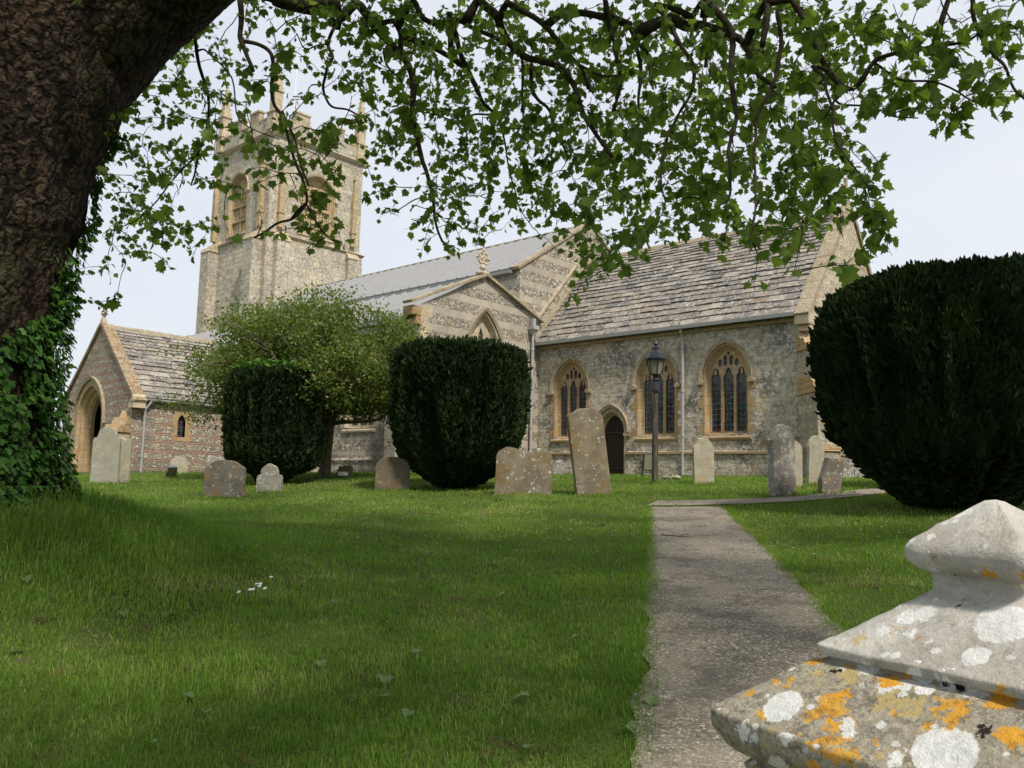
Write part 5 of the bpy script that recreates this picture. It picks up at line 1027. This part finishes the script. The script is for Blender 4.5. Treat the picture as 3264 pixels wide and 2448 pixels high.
# branches traced from the photograph's main lines, each with its own depth
k3 = lambda L_: [(474+.398*x, .398*y) for x, y in L_]
k4 = lambda L_: [(1287.6+.4179*x, .4179*y) for x, y in L_]
BR = [(k3([(310, 0), (430, 28), (540, 40), (650, 8)]), 8.6, 8.3, .085, .08), (k3([(125, 0), (130, 110), (125, 220), (160, 300), (178, 390)]), 8.0, 7.6, .035, .018), (k3([(130, 235), (220, 245), (290, 300), (280, 440), (290, 540), (330, 600), (370, 720), (410, 880), (450, 980), (460, 1090), (400, 1170), (330, 1200), (250, 1260), (190, 1290)]), 7.8, 6.2, .024, .008),
      (k3([(340, 590), (385, 720), (430, 900), (455, 1000)]), 7.1, 6.5, .014, .008), (k3([(460, 1090), (520, 1180), (560, 1250), (620, 1290)]), 6.4, 6.3, .011, .006), (k3([(640, 150), (600, 240), (620, 310), (580, 370), (565, 450), (580, 520), (620, 580), (700, 600), (760, 640)]), 8.6, 8.0, .026, .008), (k3([(565, 460), (500, 460), (470, 510), (400, 520)]), 8.3, 8.3, .010, .005), (k3([(600, 240), (540, 250), (470, 270), (430, 200)]), 8.5, 8.5, .012, .006),
      (k3([(740, 0), (800, 80), (870, 180), (960, 270), (1000, 340), (1040, 420), (1045, 500), (1050, 640), (1080, 780), (1100, 880), (1140, 1000), (1160, 1090), (1170, 1200), (1230, 1330)]), 8.6, 7.6, .062, .010), (k3([(940, 110), (980, 200), (985, 290)]), 8.5, 8.4, .035, .03), (k3([(1060, 0), (1120, 100), (1230, 130), (1290, 110), (1370, 160), (1480, 200), (1560, 230)]), 8.2, 8.0, .038, .02),
      (k3([(1400, 0), (1480, 60), (1530, 150), (1570, 240), (1640, 300), (1740, 330), (1850, 370), (1920, 450), (1970, 560), (2020, 650), (2070, 720), (2150, 850)]), 8.0, 6.6, .055, .015), (k3([(1560, 0), (1660, 60), (1760, 140), (1830, 220), (1900, 290), (1960, 360), (2010, 470)]), 7.6, 7.0, .04, .014), (k3([(1890, 60), (2020, 80), (2100, 110), (2212, 130)]), 7.4, 7.0, .04, .03),
      (k3([(1250, 300), (1340, 380), (1390, 470), (1430, 550), (1500, 640), (1540, 720), (1560, 850)]), 8.8, 8.3, .036, .008), (k3([(1240, 60), (1280, 180), (1320, 330), (1390, 470)]), 8.9, 8.7, .035, .028), (k3([(1640, 310), (1650, 420), (1660, 560), (1665, 700)]), 7.8, 7.6, .02, .007), (k3([(1690, 330), (1700, 440), (1740, 530), (1790, 590), (1810, 700), (1900, 860)]), 7.7, 7.2, .026, .008), (k3([(2070, 0), (2100, 120), (2140, 250), (2170, 380), (2180, 480), (2150, 600)]), 7.0, 6.7, .025, .01),
      (k3([(880, 280), (900, 360), (980, 450), (990, 560)]), 8.3, 8.2, .016, .007), (k3([(1430, 550), (1480, 620), (1380, 620), (1290, 660), (1200, 640), (1100, 620)]), 8.6, 8.6, .018, .006), (k3([(1960, 360), (2060, 400), (2180, 410)]), 7.0, 6.8, .014, .008),
      (k3([(1160, 1090), (1080, 1080), (990, 1130), (940, 1160)]), 7.6, 7.6, .009, .004), (k3([(1560, 850), (1600, 1000), (1640, 1120), (1700, 1250)]), 8.3, 8.0, .010, .004),
      (k4([(0, 80), (130, 110), (180, 190), (220, 320), (230, 430), (240, 560)]), 7.2, 6.6, .035, .010), (k4([(150, 130), (210, 220), (260, 300), (290, 400)]), 7.0, 6.6, .022, .010), (k4([(40, 20), (80, 180), (110, 300), (130, 400), (120, 560)]), 6.8, 6.6, .022, .008), (k4([(390, 90), (480, 130), (560, 140), (640, 170), (760, 250), (830, 360), (910, 430)]), 6.9, 5.6, .058, .012),
      (k4([(545, 0), (580, 150), (560, 350)]), 6.6, 6.3, .028, .012), (k4([(570, 0), (660, 110), (690, 250), (690, 370), (710, 500), (725, 620), (700, 800), (690, 1000), (640, 1060)]), 6.4, 5.0, .036, .005), (k4([(880, 0), (880, 120), (860, 230)]), 5.8, 5.6, .028, .020), (k4([(300, 30), (380, 130), (450, 260), (500, 350), (490, 460), (420, 620), (370, 700), (340, 900), (360, 1060)]), 6.5, 5.6, .026, .005), (k4([(940, 60), (950, 200), (930, 400), (840, 560), (825, 780), (825, 1100), (800, 1290)]), 5.6, 4.3, .020, .004),
      (k4([(1010, 0), (1130, 230), (1250, 420), (1330, 440), (1420, 300), (1540, 260), (1640, 260), (1750, 240), (1860, 230), (1950, 200), (2050, 110)]), 5.8, 5.4, .026, .006), (k4([(1240, 520), (1280, 540), (1400, 545), (1500, 580), (1550, 610), (1660, 620)]), 5.6, 5.5, .010, .004), (k4([(1530, 600), (1600, 575), (1740, 575)]), 5.5, 5.5, .006, .003), (k4([(1850, -60), (1940, 0), (1960, 100), (2040, 270), (2100, 350), (2160, 460), (2260, 560)]), 5.6, 5.2, .020, .005),
      (k4([(1110, 330), (1180, 400), (1210, 520), (1240, 680), (1340, 830), (1390, 950)]), 5.6, 4.6, .015, .004), (k4([(1250, 420), (1240, 520), (1190, 620)]), 5.6, 5.5, .012, .006), (k4([(1420, 300), (1560, 400), (1750, 440), (1900, 520), (1970, 530)]), 5.7, 5.5, .012, .004),
      ([(420, 60), (435, 150), (452, 230), (430, 330), (410, 400)], 10.5, 10.5, .030, .010), ([(445, 110), (500, 170), (520, 260), (600, 300)], 10.4, 10.2, .014, .005), ([(430, 330), (360, 400), (300, 470), (250, 500)], 11, 11, .016, .005), ([(460, 230), (560, 260), (640, 290), (720, 320)], 10.5, 10.5, .001, .001)][:43]
NODES = [lp[40:, :3]]; bb = MB()
def home(o): o.location = -PT.location; return o
def link_to(P0, tot):
    d = np.linalg.norm(tot-P0, axis=1); return tot[np.argmin(d)], d.min()
for pts, d0, d1, r0, r1 in BR:
    r0 *= .8; m = len(pts); Q = np.array([at2(x, y, d0+(d1-d0)*k/(m-1)) for k, (x, y) in enumerate(pts)]); Q = catmull(Q, 5); wob = np.stack([fbm(Q*2.2+k, 2, 60+k) for k in range(3)], 1)*.05; Q = Q+wob
    bb = MB(); tot = np.vstack(NODES); q0, dm = link_to(Q[0], tot)
    if dm > .12:
        Lk = np.linalg.norm(q0-Q[0]); mid = (q0+Q[0])/2+np.array([0, 0, .12*Lk]); t = np.linspace(0, 1, max(4, int(Lk/.15)))[:, None]; C3 = (1-t)**2*q0+2*t*(1-t)*mid+t**2*Q[0]; bb.tube(C3, list(np.linspace(min(r0*1.4, .12), r0, len(C3))), 8, False) if 0 else None; NODES.append(C3[1:-1]); W_ = np.vstack([C3[:-1], Q]); R0 = list(np.linspace(min(r0*1.4, .12), r0, len(C3)-1))+list(np.linspace(r0, r1, len(Q)))
    else: W_ = Q; R0 = list(np.linspace(r0, r1, len(Q)))
    bb.tube(W_, R0, 8, True); NODES.append(Q); home(bb.build('branch', M['twig'], PT, smooth=True))
GRID = ["0000000003456777777777777777777777730037", "0000000443666788888888888888888888743566", "0000035552556888888888888888888888566766", "0000056633554578888888888888888888666420", "0000066653234568888888888888888888566522", "0000456564034567788888888888888886346333",
        "0000456552345667888888888888888883001200", "0000665662244567888888888888888887000000", "0000666651442266788888887788888888100000", "0000565444144315667777778788888888500000", "0000662001454024455467778888888888500000", "0000276540034430453356667888888887400000", "0000377501211200453023666633576656300000",
        "0000365300000000320001565300441042000000", "0002200000000000000000233000030500000000", "0001200000000000000000200000000000000000"]
CW, CHh = 2212/40, 41.5; rg = np.random.default_rng(77)
att = []
def depth_of(px, py):
    if px < 520: return rg.uniform(9.0, 12.5)
    if px < 770 and py > 200: return rg.uniform(6.0, 7.6)
    if px < 1100: return rg.uniform(7.0, 9.8)
    t = min(1, (px-1100)/500); lo = 7.0-1.7*t; hi = 9.8-1.2*t
    if px > 1860: return rg.uniform(5.0, 6.2)
    return rg.uniform(lo, hi)
for r in range(16):
    for c in range(40):
        dn = int(GRID[r][c])
        if dn == 0: continue
        need = -math.log(1-min(.88, dn*(.078 if c < 13 else .098+.004*min(1, max(0, c-20)/6)))) *CW*CHh
        while need > 0:
            px = (c+rg.random())*CW; py = (r+rg.random())*CHh; d = depth_of(px, py); s_ = .080*2700/d/1.4756; att.append((px, py, d)); need -= 8.4*s_*s_*.40
            if need < 0 and rg.random() < .5: break
for k in range(420):       # crown above and beside the frame: it shades the lawn
    px = rg.uniform(-700, 2900); py = rg.uniform(-900, -10); att.append((px, py, rg.uniform(4.5, 11)))
att = np.array(att); AP = np.array([at2(*a) for a in att])
tot = np.vstack(NODES); d0 = np.array([np.min(np.linalg.norm(tot-p, axis=1)) for p in AP]); order = np.argsort(d0)
tw = MB(); lpos = []; ldir = []; lsz = []; cap = 160000; buf = np.zeros((cap, 3)); nb = len(tot); buf[:nb] = tot
for j in order:
    A1 = AP[j]; dd = np.linalg.norm(buf[:nb]-A1, axis=1); i0 = int(np.argmin(dd+.25*np.maximum(0, A1[2]-buf[:nb, 2]))); P0 = buf[i0]; Lk = dd[i0]
    v_ = A1-P0; side = np.cross(v_, [0, 0, 1]); side /= (np.linalg.norm(side)+1e-6); mid = P0+v_*.5+np.array([0, 0, .16*Lk])+side*rg.normal(0, .12)*Lk; m = max(3, min(14, int(Lk/.12)+2)); t = np.linspace(0, 1, m)[:, None]
    Cv = (1-t)**2*P0+2*t*(1-t)*mid+t**2*A1; Cv[1:-1] += rg.normal(0, .012, (m-2, 3)); r0 = min(.012, .0035+.004*Lk); tw.tube(Cv, list(np.linspace(r0, .0022, m)), 4, False); buf[nb:nb+m] = Cv; nb += m
    nl = rg.integers(7, 12)
    for q in range(nl):
        u = 1-rg.random()**1.6*min(.9, .45/max(Lk, .2)); k_ = u*(m-1); i1 = int(min(k_, m-2)); p = Cv[i1]+(Cv[i1+1]-Cv[i1])*(k_-i1); dirn = (Cv[i1+1]-Cv[i1]); dirn = dirn/(np.linalg.norm(dirn)+1e-9)
        ld = dirn*.5+rg.normal(0, .75, 3)+np.array([0, 0, -.45]); ld /= np.linalg.norm(ld); pet = rg.uniform(.03, .08); e = p+ld*pet+np.array([0, 0, .01]); tw.tube([p, e], [.0018, .0014], 3, False); lpos.append(e); ldir.append(ld+np.array([0, 0, -.25])); lsz.append(rg.uniform(.040, .088) if rg.random() < .96 else rg.uniform(.10, .16))
_o = home(tw.build('twigs', M['twig'], PT, smooth=True)); _o['kind'] = 'stuff'
lpos = np.array(lpos); ldir = np.array(ldir); lsz = np.array(lsz)
gx, gy = proj2(lpos); ok = np.ones(len(lpos), bool); cc = (gx/CW).astype(int); rr_ = (gy/CHh).astype(int)
inb = (gx >= 0)&(gx < 2212)&(gy >= 0)&(gy < 1659)
for q in np.where(inb)[0]:
    if rr_[q] > 15 or GRID[rr_[q]][min(39, cc[q])] == '0': ok[q] = False
lpos, ldir, lsz = lpos[ok], ldir[ok], lsz[ok]; n = len(lpos); print('plane leaves', n)
# five-lobed leaf folded along the midrib
PLH = [(0, 0), (.20, -.06), (.50, .10), (.40, .25), (.62, .48), (.36, .52), (.34, .70), (.16, .70), (0, 1.02)]
def leaf_t(fold=.16, curl=.10):
    R = [(x, y, abs(x)*fold-curl*y*y) for x, y in PLH]; Lf = [(-x, y, z) for x, y, z in R[1:-1]]; V = R+Lf; nR = len(R); return V, [tuple(range(nR)), tuple([0]+[nR+len(Lf)-1-k for k in range(0)]+[nR-1]+[nR+k for k in range(len(Lf)-1, -1, -1)])]
ax_, ay_, az_ = basis(ldir, rg.random(n)*6.3)
V, Ff = leaf_t(); third = rg.random(n) < .5; rn = rg.random(n)
for msk, (fo, cu_) in ((third, (.16, .10)), (~third, (.34, .22))):
    V, Ff = leaf_t(fo, cu_); home(scatter('leaves', V, Ff, lpos[msk], ax_[msk], ay_[msk], az_[msk], lsz[msk], M['leaf'], PT, rn[msk]))['kind'] = 'stuff'
# canopy overhead (behind and above the camera) that shades the lawn, made of leaf sprays
n = 12500; qx = rg.uniform(-13, 3.5, n); qy = rg.uniform(-5, 15, n); qz = 4.8+rg.random(n)*4+.12*(np.abs(qx+4)); P = np.stack([qx, qy, qz], 1); kp = (fbm(P*.6, 3, 71) > -.08+.045*np.maximum(0, P[:, 1]-5)); P = P[kp]
px, py = proj2(P); fwd = P@FW; vis = (fwd > .3)&(px > -30)&(px < 2250)&(py > -30)&(py < 1659); P = P[~vis]
n = len(P); d = rg.normal(0, 1, (n, 3)); a, b, c = basis(d, rg.random(n)*6.3); home(scatter('upper_leaves', *leaf_t(), P, a, b, c, rg.uniform(.25, .5, n), M['leaf'], PT))['kind'] = 'stuff'
print('canopy', n)
# ---- ivy on the trunk
n = 52000; iz = rg.integers(5, 175, n); ia = rg.integers(0, 260, n); P = TRP[iz, ia]; px, py = proj2(P); nrm = P-np.stack([TREE[0]+RT[0]*trunk_c(P[:, 2])[0], TREE[1]+RT[1]*trunk_c(P[:, 2])[0], P[:, 2]], 1); nrm[:, 2] = 0; nrm /= np.linalg.norm(nrm, axis=1)[:, None]
nx_ = np.interp(py, [280, 330, 400, 480, 540, 600, 650, 690, 720, 760, 1000, 1100], [215, 196, 188, 158, 118, 108, 95, 60, 10, -400, -400, -400]); nx_ = nx_+16*fbm(np.stack([py*.03, py*0, py*0], 1), 2, 9)
back_ = (nrm@FW > .25); kp = (px > nx_)&(py > 285)|(back_&(P[:, 2] < 1.7)); kp &= (fbm(P*[3, 3, 2.4], 2, 15) > np.interp(py, [300, 500, 640, 760, 900, 1010], [.10, -.12, -.22, -.30, -.38, -.3])); kp &= rg.random(n) < np.interp(py, [285, 500, 1010], [.55, .8, .8]); P, nrm = P[kp], nrm[kp]; n = len(P)
P = P+nrm*(rg.random(n)[:, None]*np.interp(P[:, 2], [-.5, 1.5, 3, 4.5], [.12, .13, .09, .04])[:, None]+.02); d = nrm*.55+np.array([0, 0, -.75])+rg.normal(0, .38, (n, 3)); a0 = np.cross(d, nrm); a0 /= np.linalg.norm(a0, axis=1)[:, None]; b0 = d/np.linalg.norm(d, axis=1)[:, None]; c0 = np.cross(a0, b0)
rn = np.clip(.30+.30*fbm(P*1.8, 2, 5)+.55*rg.random(n), 0, 1); o = scatter('ivy', IVY, IVF, P, a0, b0, c0, rg.uniform(.045, .095, n), M['ivy'], None, rn); tag(o, 'ivy climbing the right side of the plane tree trunk, thick at the base', 'ivy'); print('ivy', n)

# ================================================================ GRASS
def blades(name, X, Y, H, Wd, label=None, lean=.35, tone=0, mat='blade', kind='stuff'):
    n = len(X); z = gz(X, Y)-.01; a = RNG.random(n)*2*pi; lx, ly = np.cos(a), np.sin(a); bend = np.abs(RNG.normal(0, lean, n))+.08; fx, fy = -ly*Wd/2, lx*Wd/2
    b0 = np.stack([X-fx, Y-fy, z], 1); b1 = np.stack([X+fx, Y+fy, z], 1); m0 = np.stack([X-fx*.8+lx*H*bend*.35, Y-fy*.8+ly*H*bend*.35, z+H*.55], 1); m1 = np.stack([X+fx*.8+lx*H*bend*.35, Y+fy*.8+ly*H*bend*.35, z+H*.55], 1)
    hz = H*np.sqrt(np.maximum(.15, 1-np.minimum(bend, .9)**2)); tp = np.stack([X+lx*H*bend, Y+ly*H*bend, z+hz], 1); V = np.stack([b0, b1, m1, m0, tp], 1).reshape(-1, 3); i = np.arange(n)[:, None]*5
    patch = fbm(np.stack([X*.8, Y*.8, X*0], 1), 3, 23); dry = fbm(np.stack([X*2.1+5, Y*2.1, X*0], 1), 2, 29); rn = np.clip(.34+.42*patch+.36*RNG.random(n)+.6*(dry > .30)*RNG.random(n)+.7*(RNG.random(n) < .035)+tone, 0, 1)
    o = mesh_np(name, V, [i+np.array([[0, 1, 2, 3]]), i+np.array([[3, 2, 4]])], M[mat], None, np.concatenate([rn, rn])); 
    return tag(o, label, None, None, kind)
def field(n, dmin, dmax, p=1.0):
    # denser towards the camera; azimuth range a bit wider than the frame
    az = np.radians(np.where(RNG.random(n) < .84, RNG.uniform(-80, -4, n), RNG.uniform(-86, 24, n))); d = dmin*(dmax/dmin)**(RNG.random(n)**p); return np.sin(az)*d, np.cos(az)*d, d
def ok_lawn(X, Y):
    m = ~path_mask(X, Y); m &= ~((X > XW-.1)&(X < XE+1)&(Y > YS-.1)); m &= ~((X < AX)&(Y > AYS-.05)); m &= ~((X < PX+.02)&(X > PXW)&(Y > PYS-.02)); m &= ~((np.abs(X-PC[0]) < .34)&(np.abs(Y-PC[1]) < .34)); return m
X, Y, D = field(400000, 2.4, 31); m = ok_lawn(X, Y); X, Y, D = X[m], Y[m], D[m]
H = (.026+.040*RNG.random(len(X)))*(1+.45*fbm(np.stack([X*1.2, Y*1.2, X*0], 1), 2, 41)+.55*fbm(np.stack([X*6, Y*6, X*0], 1), 2, 43))+.0006*D; Wd = .0026+.00066*D
blades('grass', X, Y, H, Wd, 'short mown grass of the churchyard lawn', .5)
# long grass on the mound round the plane tree
n = 42000; a = RNG.random(n)*2*pi; r = .9+2.5*np.sqrt(RNG.random(n)); X = TREE[0]+np.cos(a)*r; Y = TREE[1]+np.sin(a)*r; kp = RNG.random(n) < np.interp(r, [1, 2.4, 3.4], [1, .75, .08]); kp &= ok_lawn(X, Y)
X, Y, r = X[kp], Y[kp], r[kp]; H = np.interp(r, [1, 2.2, 3.4], [.20, .15, .05])*RNG.uniform(.5, 1.3, len(X)); blades('long_grass', X, Y, H, .009+0*X, 'long unmown grass on the mound round the plane trunk', .5, -.22)
# taller wisps left unmown round each headstone and the lamp post
gx_, gy_ = [], []
for o in list(C.objects):
    if o.name.split('.')[0] in ('headstone', 'lamp_post', 'yew_tree'):
        R_ = {'headstone': .5, 'lamp_post': .16, 'yew_tree': .9}[o.name.split('.')[0]]
        for k in range(260): a = random.random()*2*pi; rr = R_*random.uniform(.35, 1.0); gx_.append(o.location.x+cos(a)*rr); gy_.append(o.location.y+sin(a)*rr*.8)
# edge of the church wall
for k in range(2500): gx_.append(random.uniform(XW+.1, XE+.6)); gy_.append(YS-.14-abs(random.gauss(0, .09)))
for k in range(1200): gx_.append(PX+.05+abs(random.gauss(0, .08))); gy_.append(random.uniform(PYS, AYS))
X, Y = np.array(gx_), np.array(gy_); blades('grass_tufts', X, Y, RNG.uniform(.05, .13, len(X)), .012+0*X, 'taller tufts left round the stones and along the church wall', .3)
# grass overhanging the path edges
EA = resample(PA, 16000)[:, :2]; EB = resample(PB, 16000)[:, :2]; wv = .06*fbm(np.stack([EA[:, 1]*3, EA[:, 0]*3, EA[:, 0]*0], 1), 3, 8); EA = EA+np.stack([wv+RNG.normal(0, .06, 16000), RNG.normal(0, .03, 16000)], 1); EB = EB+np.stack([wv[::-1]+RNG.normal(0, .045, 16000), RNG.normal(0, .03, 16000)], 1); E2 = np.vstack([EA, EB]); dd = np.hypot(E2[:, 0], E2[:, 1]); kp = dd > 2.2; E2 = E2[kp]
blades('verge_grass', E2[:, 0], E2[:, 1], RNG.uniform(.02, .07, len(E2)), .003+.0004*dd[kp], 'grass hanging over both edges of the path', .7)
# daisies
DV = []; DF = []
def daisy_t(n=9):
    V = [(0, 0, .1)]; F_ = []
    for k in range(n): a = 2*pi*k/n; V += [(cos(a-.28), sin(a-.28), 0), (cos(a+.28), sin(a+.28), 0)]; F_.append((0, 1+2*k, 2+2*k))
    return V, F_
dv, df = daisy_t()
dm = bpy.data.meshes.new('daisy'); _v = [(x*.011, y*.011, .05+z*.01) for x, y, z in dv]+[(-.0009, 0, 0), (.0009, 0, 0), (0, 0, .051)]; dm.from_pydata(_v, [], df+[(19, 20, 21)]); dm.materials.append(M['petal'])
for k, (px, py) in enumerate([(522, 1294), (541, 1290), (549, 1289), (557, 1284), (562, 1276), (586, 1263), (558, 1279), (575, 1287)]):
    p = on_ground(px, py); o = bpy.data.objects.new('daisy', dm); C.objects.link(o); o.location = p; o.rotation_euler = (.45+random.uniform(-.2, .2), random.uniform(-.3, .3), radians(42)); o.scale = (1.5, 1.5, 1.5)
    tag(o, 'white daisy in the cluster on the left half of the near lawn', 'daisy', 'daisies clustered in the near lawn')
n = 620; X, Y, D = field(n, 9, 29, .8); m = ok_lawn(X, Y)&(fbm(np.stack([X*.4, Y*.4, X*0], 1), 2, 12) > -.05)&(D > 8); X, Y, D = X[m], Y[m], D[m]; P = np.stack([X, Y, gz(X, Y)+.055], 1); dn = np.tile([0, 0, 1.], (len(X), 1)); a, b, c = np.tile([1., 0, 0], (len(X), 1)), np.tile([0, 1., 0], (len(X), 1)), dn
o = scatter('far_daisies', dv, df, P, a, b, c, .010+.0006*D, M['petal'], None); tag(o, 'scattered white daisies in the further lawn', None, None, 'stuff')
M['thatch'] = leafmat('dry_clippings', [(.05, .035, .02), (.12, .085, .045), (.22, .17, .09)], .1, .9, .1)
az_c = np.radians(RNG.uniform(-76, -8, 150)); dc = 3.0*(22/3.0)**RNG.random(150); CX, CY = np.sin(az_c)*dc, np.cos(az_c)*dc; cr = RNG.uniform(.05, .16, 150)
gx2 = np.repeat(CX, 70)+np.repeat(cr, 70)*RNG.normal(0, .6, 150*70); gy2 = np.repeat(CY, 70)+np.repeat(cr, 70)*RNG.normal(0, .45, 150*70); kp = ok_lawn(gx2, gy2); gx2, gy2 = gx2[kp], gy2[kp]
blades('dry_clippings', gx2, gy2, RNG.uniform(.03, .06, len(gx2)), .003+.0005*np.hypot(gx2, gy2), 'brown clumps of dried mowings scattered over the lawn', 1.1, 0, 'thatch')
# fallen leaves: each its own object
FL = [(38, 1167), (95, 1172), (52, 1260), (40, 1411), (270, 1290), (265, 1335), (380, 1342), (400, 1517), (440, 1560), (548, 1593), (335, 1625), (580, 1310), (640, 1172), (725, 1310), (830, 1480), (823, 1520), (885, 1555), (1140, 1525), (1145, 1632), (835, 1358), (745, 1190), (1392, 1196), (1412, 1526), (1352, 1588), (1215, 1100), (935, 1270), (515, 1190), (460, 1185), (570, 1035), (1090, 1295), (905, 1420), (1250, 1390), (690, 1445)]
V, Ff = leaf_t(.25, .3); lm = []
for q in range(3):
    V, Ff = leaf_t(.12+.2*q, .1+.25*q); me = bpy.data.meshes.new('fallen_leaf'); me.from_pydata(V, [], Ff); at_ = me.attributes.new('rnd', 'FLOAT', 'FACE'); at_.data.foreach_set('value', [.2+.35*q]*2); me.materials.append(M['fallen']); lm.append(me)
for k, (px, py) in enumerate(FL):
    p = on_ground(px, py); o = bpy.data.objects.new('fallen_leaf', lm[k % 3]); C.objects.link(o); s_ = random.uniform(.05, .085); o.location = (p[0], p[1], p[2]+.045); o.scale = (s_, s_*random.uniform(.8, 1.2), s_); o.rotation_euler = (random.uniform(-.3, .3), random.uniform(-.3, .3), random.random()*6.3)
    tag(o, 'pale green plane leaf fallen on the lawn or path', 'leaf', 'fallen plane leaves on the lawn')
# twig lying on the path
p0 = on_ground(1427, 1160); p1 = on_ground(1500, 1166); mb = MB(); t = np.linspace(0, 1, 7)[:, None]; Q = np.array(p0)*(1-t)+np.array(p1)*t; Q[:, 2] += .03; Q[1:-1, :2] += RNG.normal(0, .02, (5, 2)); O_ = Q[3].copy(); mb.tube(Q-O_, [.008, .008, .007, .006, .005, .004, .003], 6); mb.tube([Q[3]-O_, Q[3]-O_+np.array([-.05, .18, .02]), Q[3]-O_+np.array([-.02, .3, .01])], [.005, .004, .002], 5)
o = mb.build('fallen_twig', M['twigdry'], None); o.location = O_; tag(o, 'forked dry twig lying across the tarmac path', 'twig')
# shrubs in the far right corner behind the big yew
for k, (px, d, s_, lab) in enumerate([(2175, 17.5, .9, 'leafy green weeds growing low right of the big yew'), (2260, 24, 3.4, 'pale arching shrub rising above the dark yew at the right edge')]):
    hx, hy = hdir(px*1.4756); x, y = hx*d, hy*d; z = g1(x, y); t_ = thing('shrub', lab, 'shrub', (x, y, z)); n = 2600; rg2 = np.random.default_rng(90+k); hh = .55 if k == 0 else 5.3
    q = rg2.normal(0, 1, (n, 3)); q /= np.linalg.norm(q, axis=1)[:, None]; P = q*(rg2.random(n)**.4)[:, None]*[1.1*s_ if k == 0 else 2.6, .9*s_ if k == 0 else 2.6, hh*.5]+[0, 0, hh*.5]; P += np.stack([fbm(P*2, 2, 4)]*3, 1)*.3
    d_ = rg2.normal(0, 1, (n, 3)); a, b, c = basis(d_, rg2.random(n)*6.3); scatter('foliage', LV, [(0, 1, 2, 3, 4, 5)], P, a, b, c, rg2.uniform(.08, .16, n), M['ivy'] if k == 0 else M['shrub'], t_); mb = MB()
    for j in range(9): a_ = j*.7; mb.tube([(0, 0, -.1), (.3*s_*cos(a_)*.5, .3*s_*sin(a_)*.5, hh*.5), (.6*s_*cos(a_)*.6, .6*s_*sin(a_)*.6, hh*.95)], [.02, .012, .004], 5)
    mb.build('stems', M['stem'], t_)
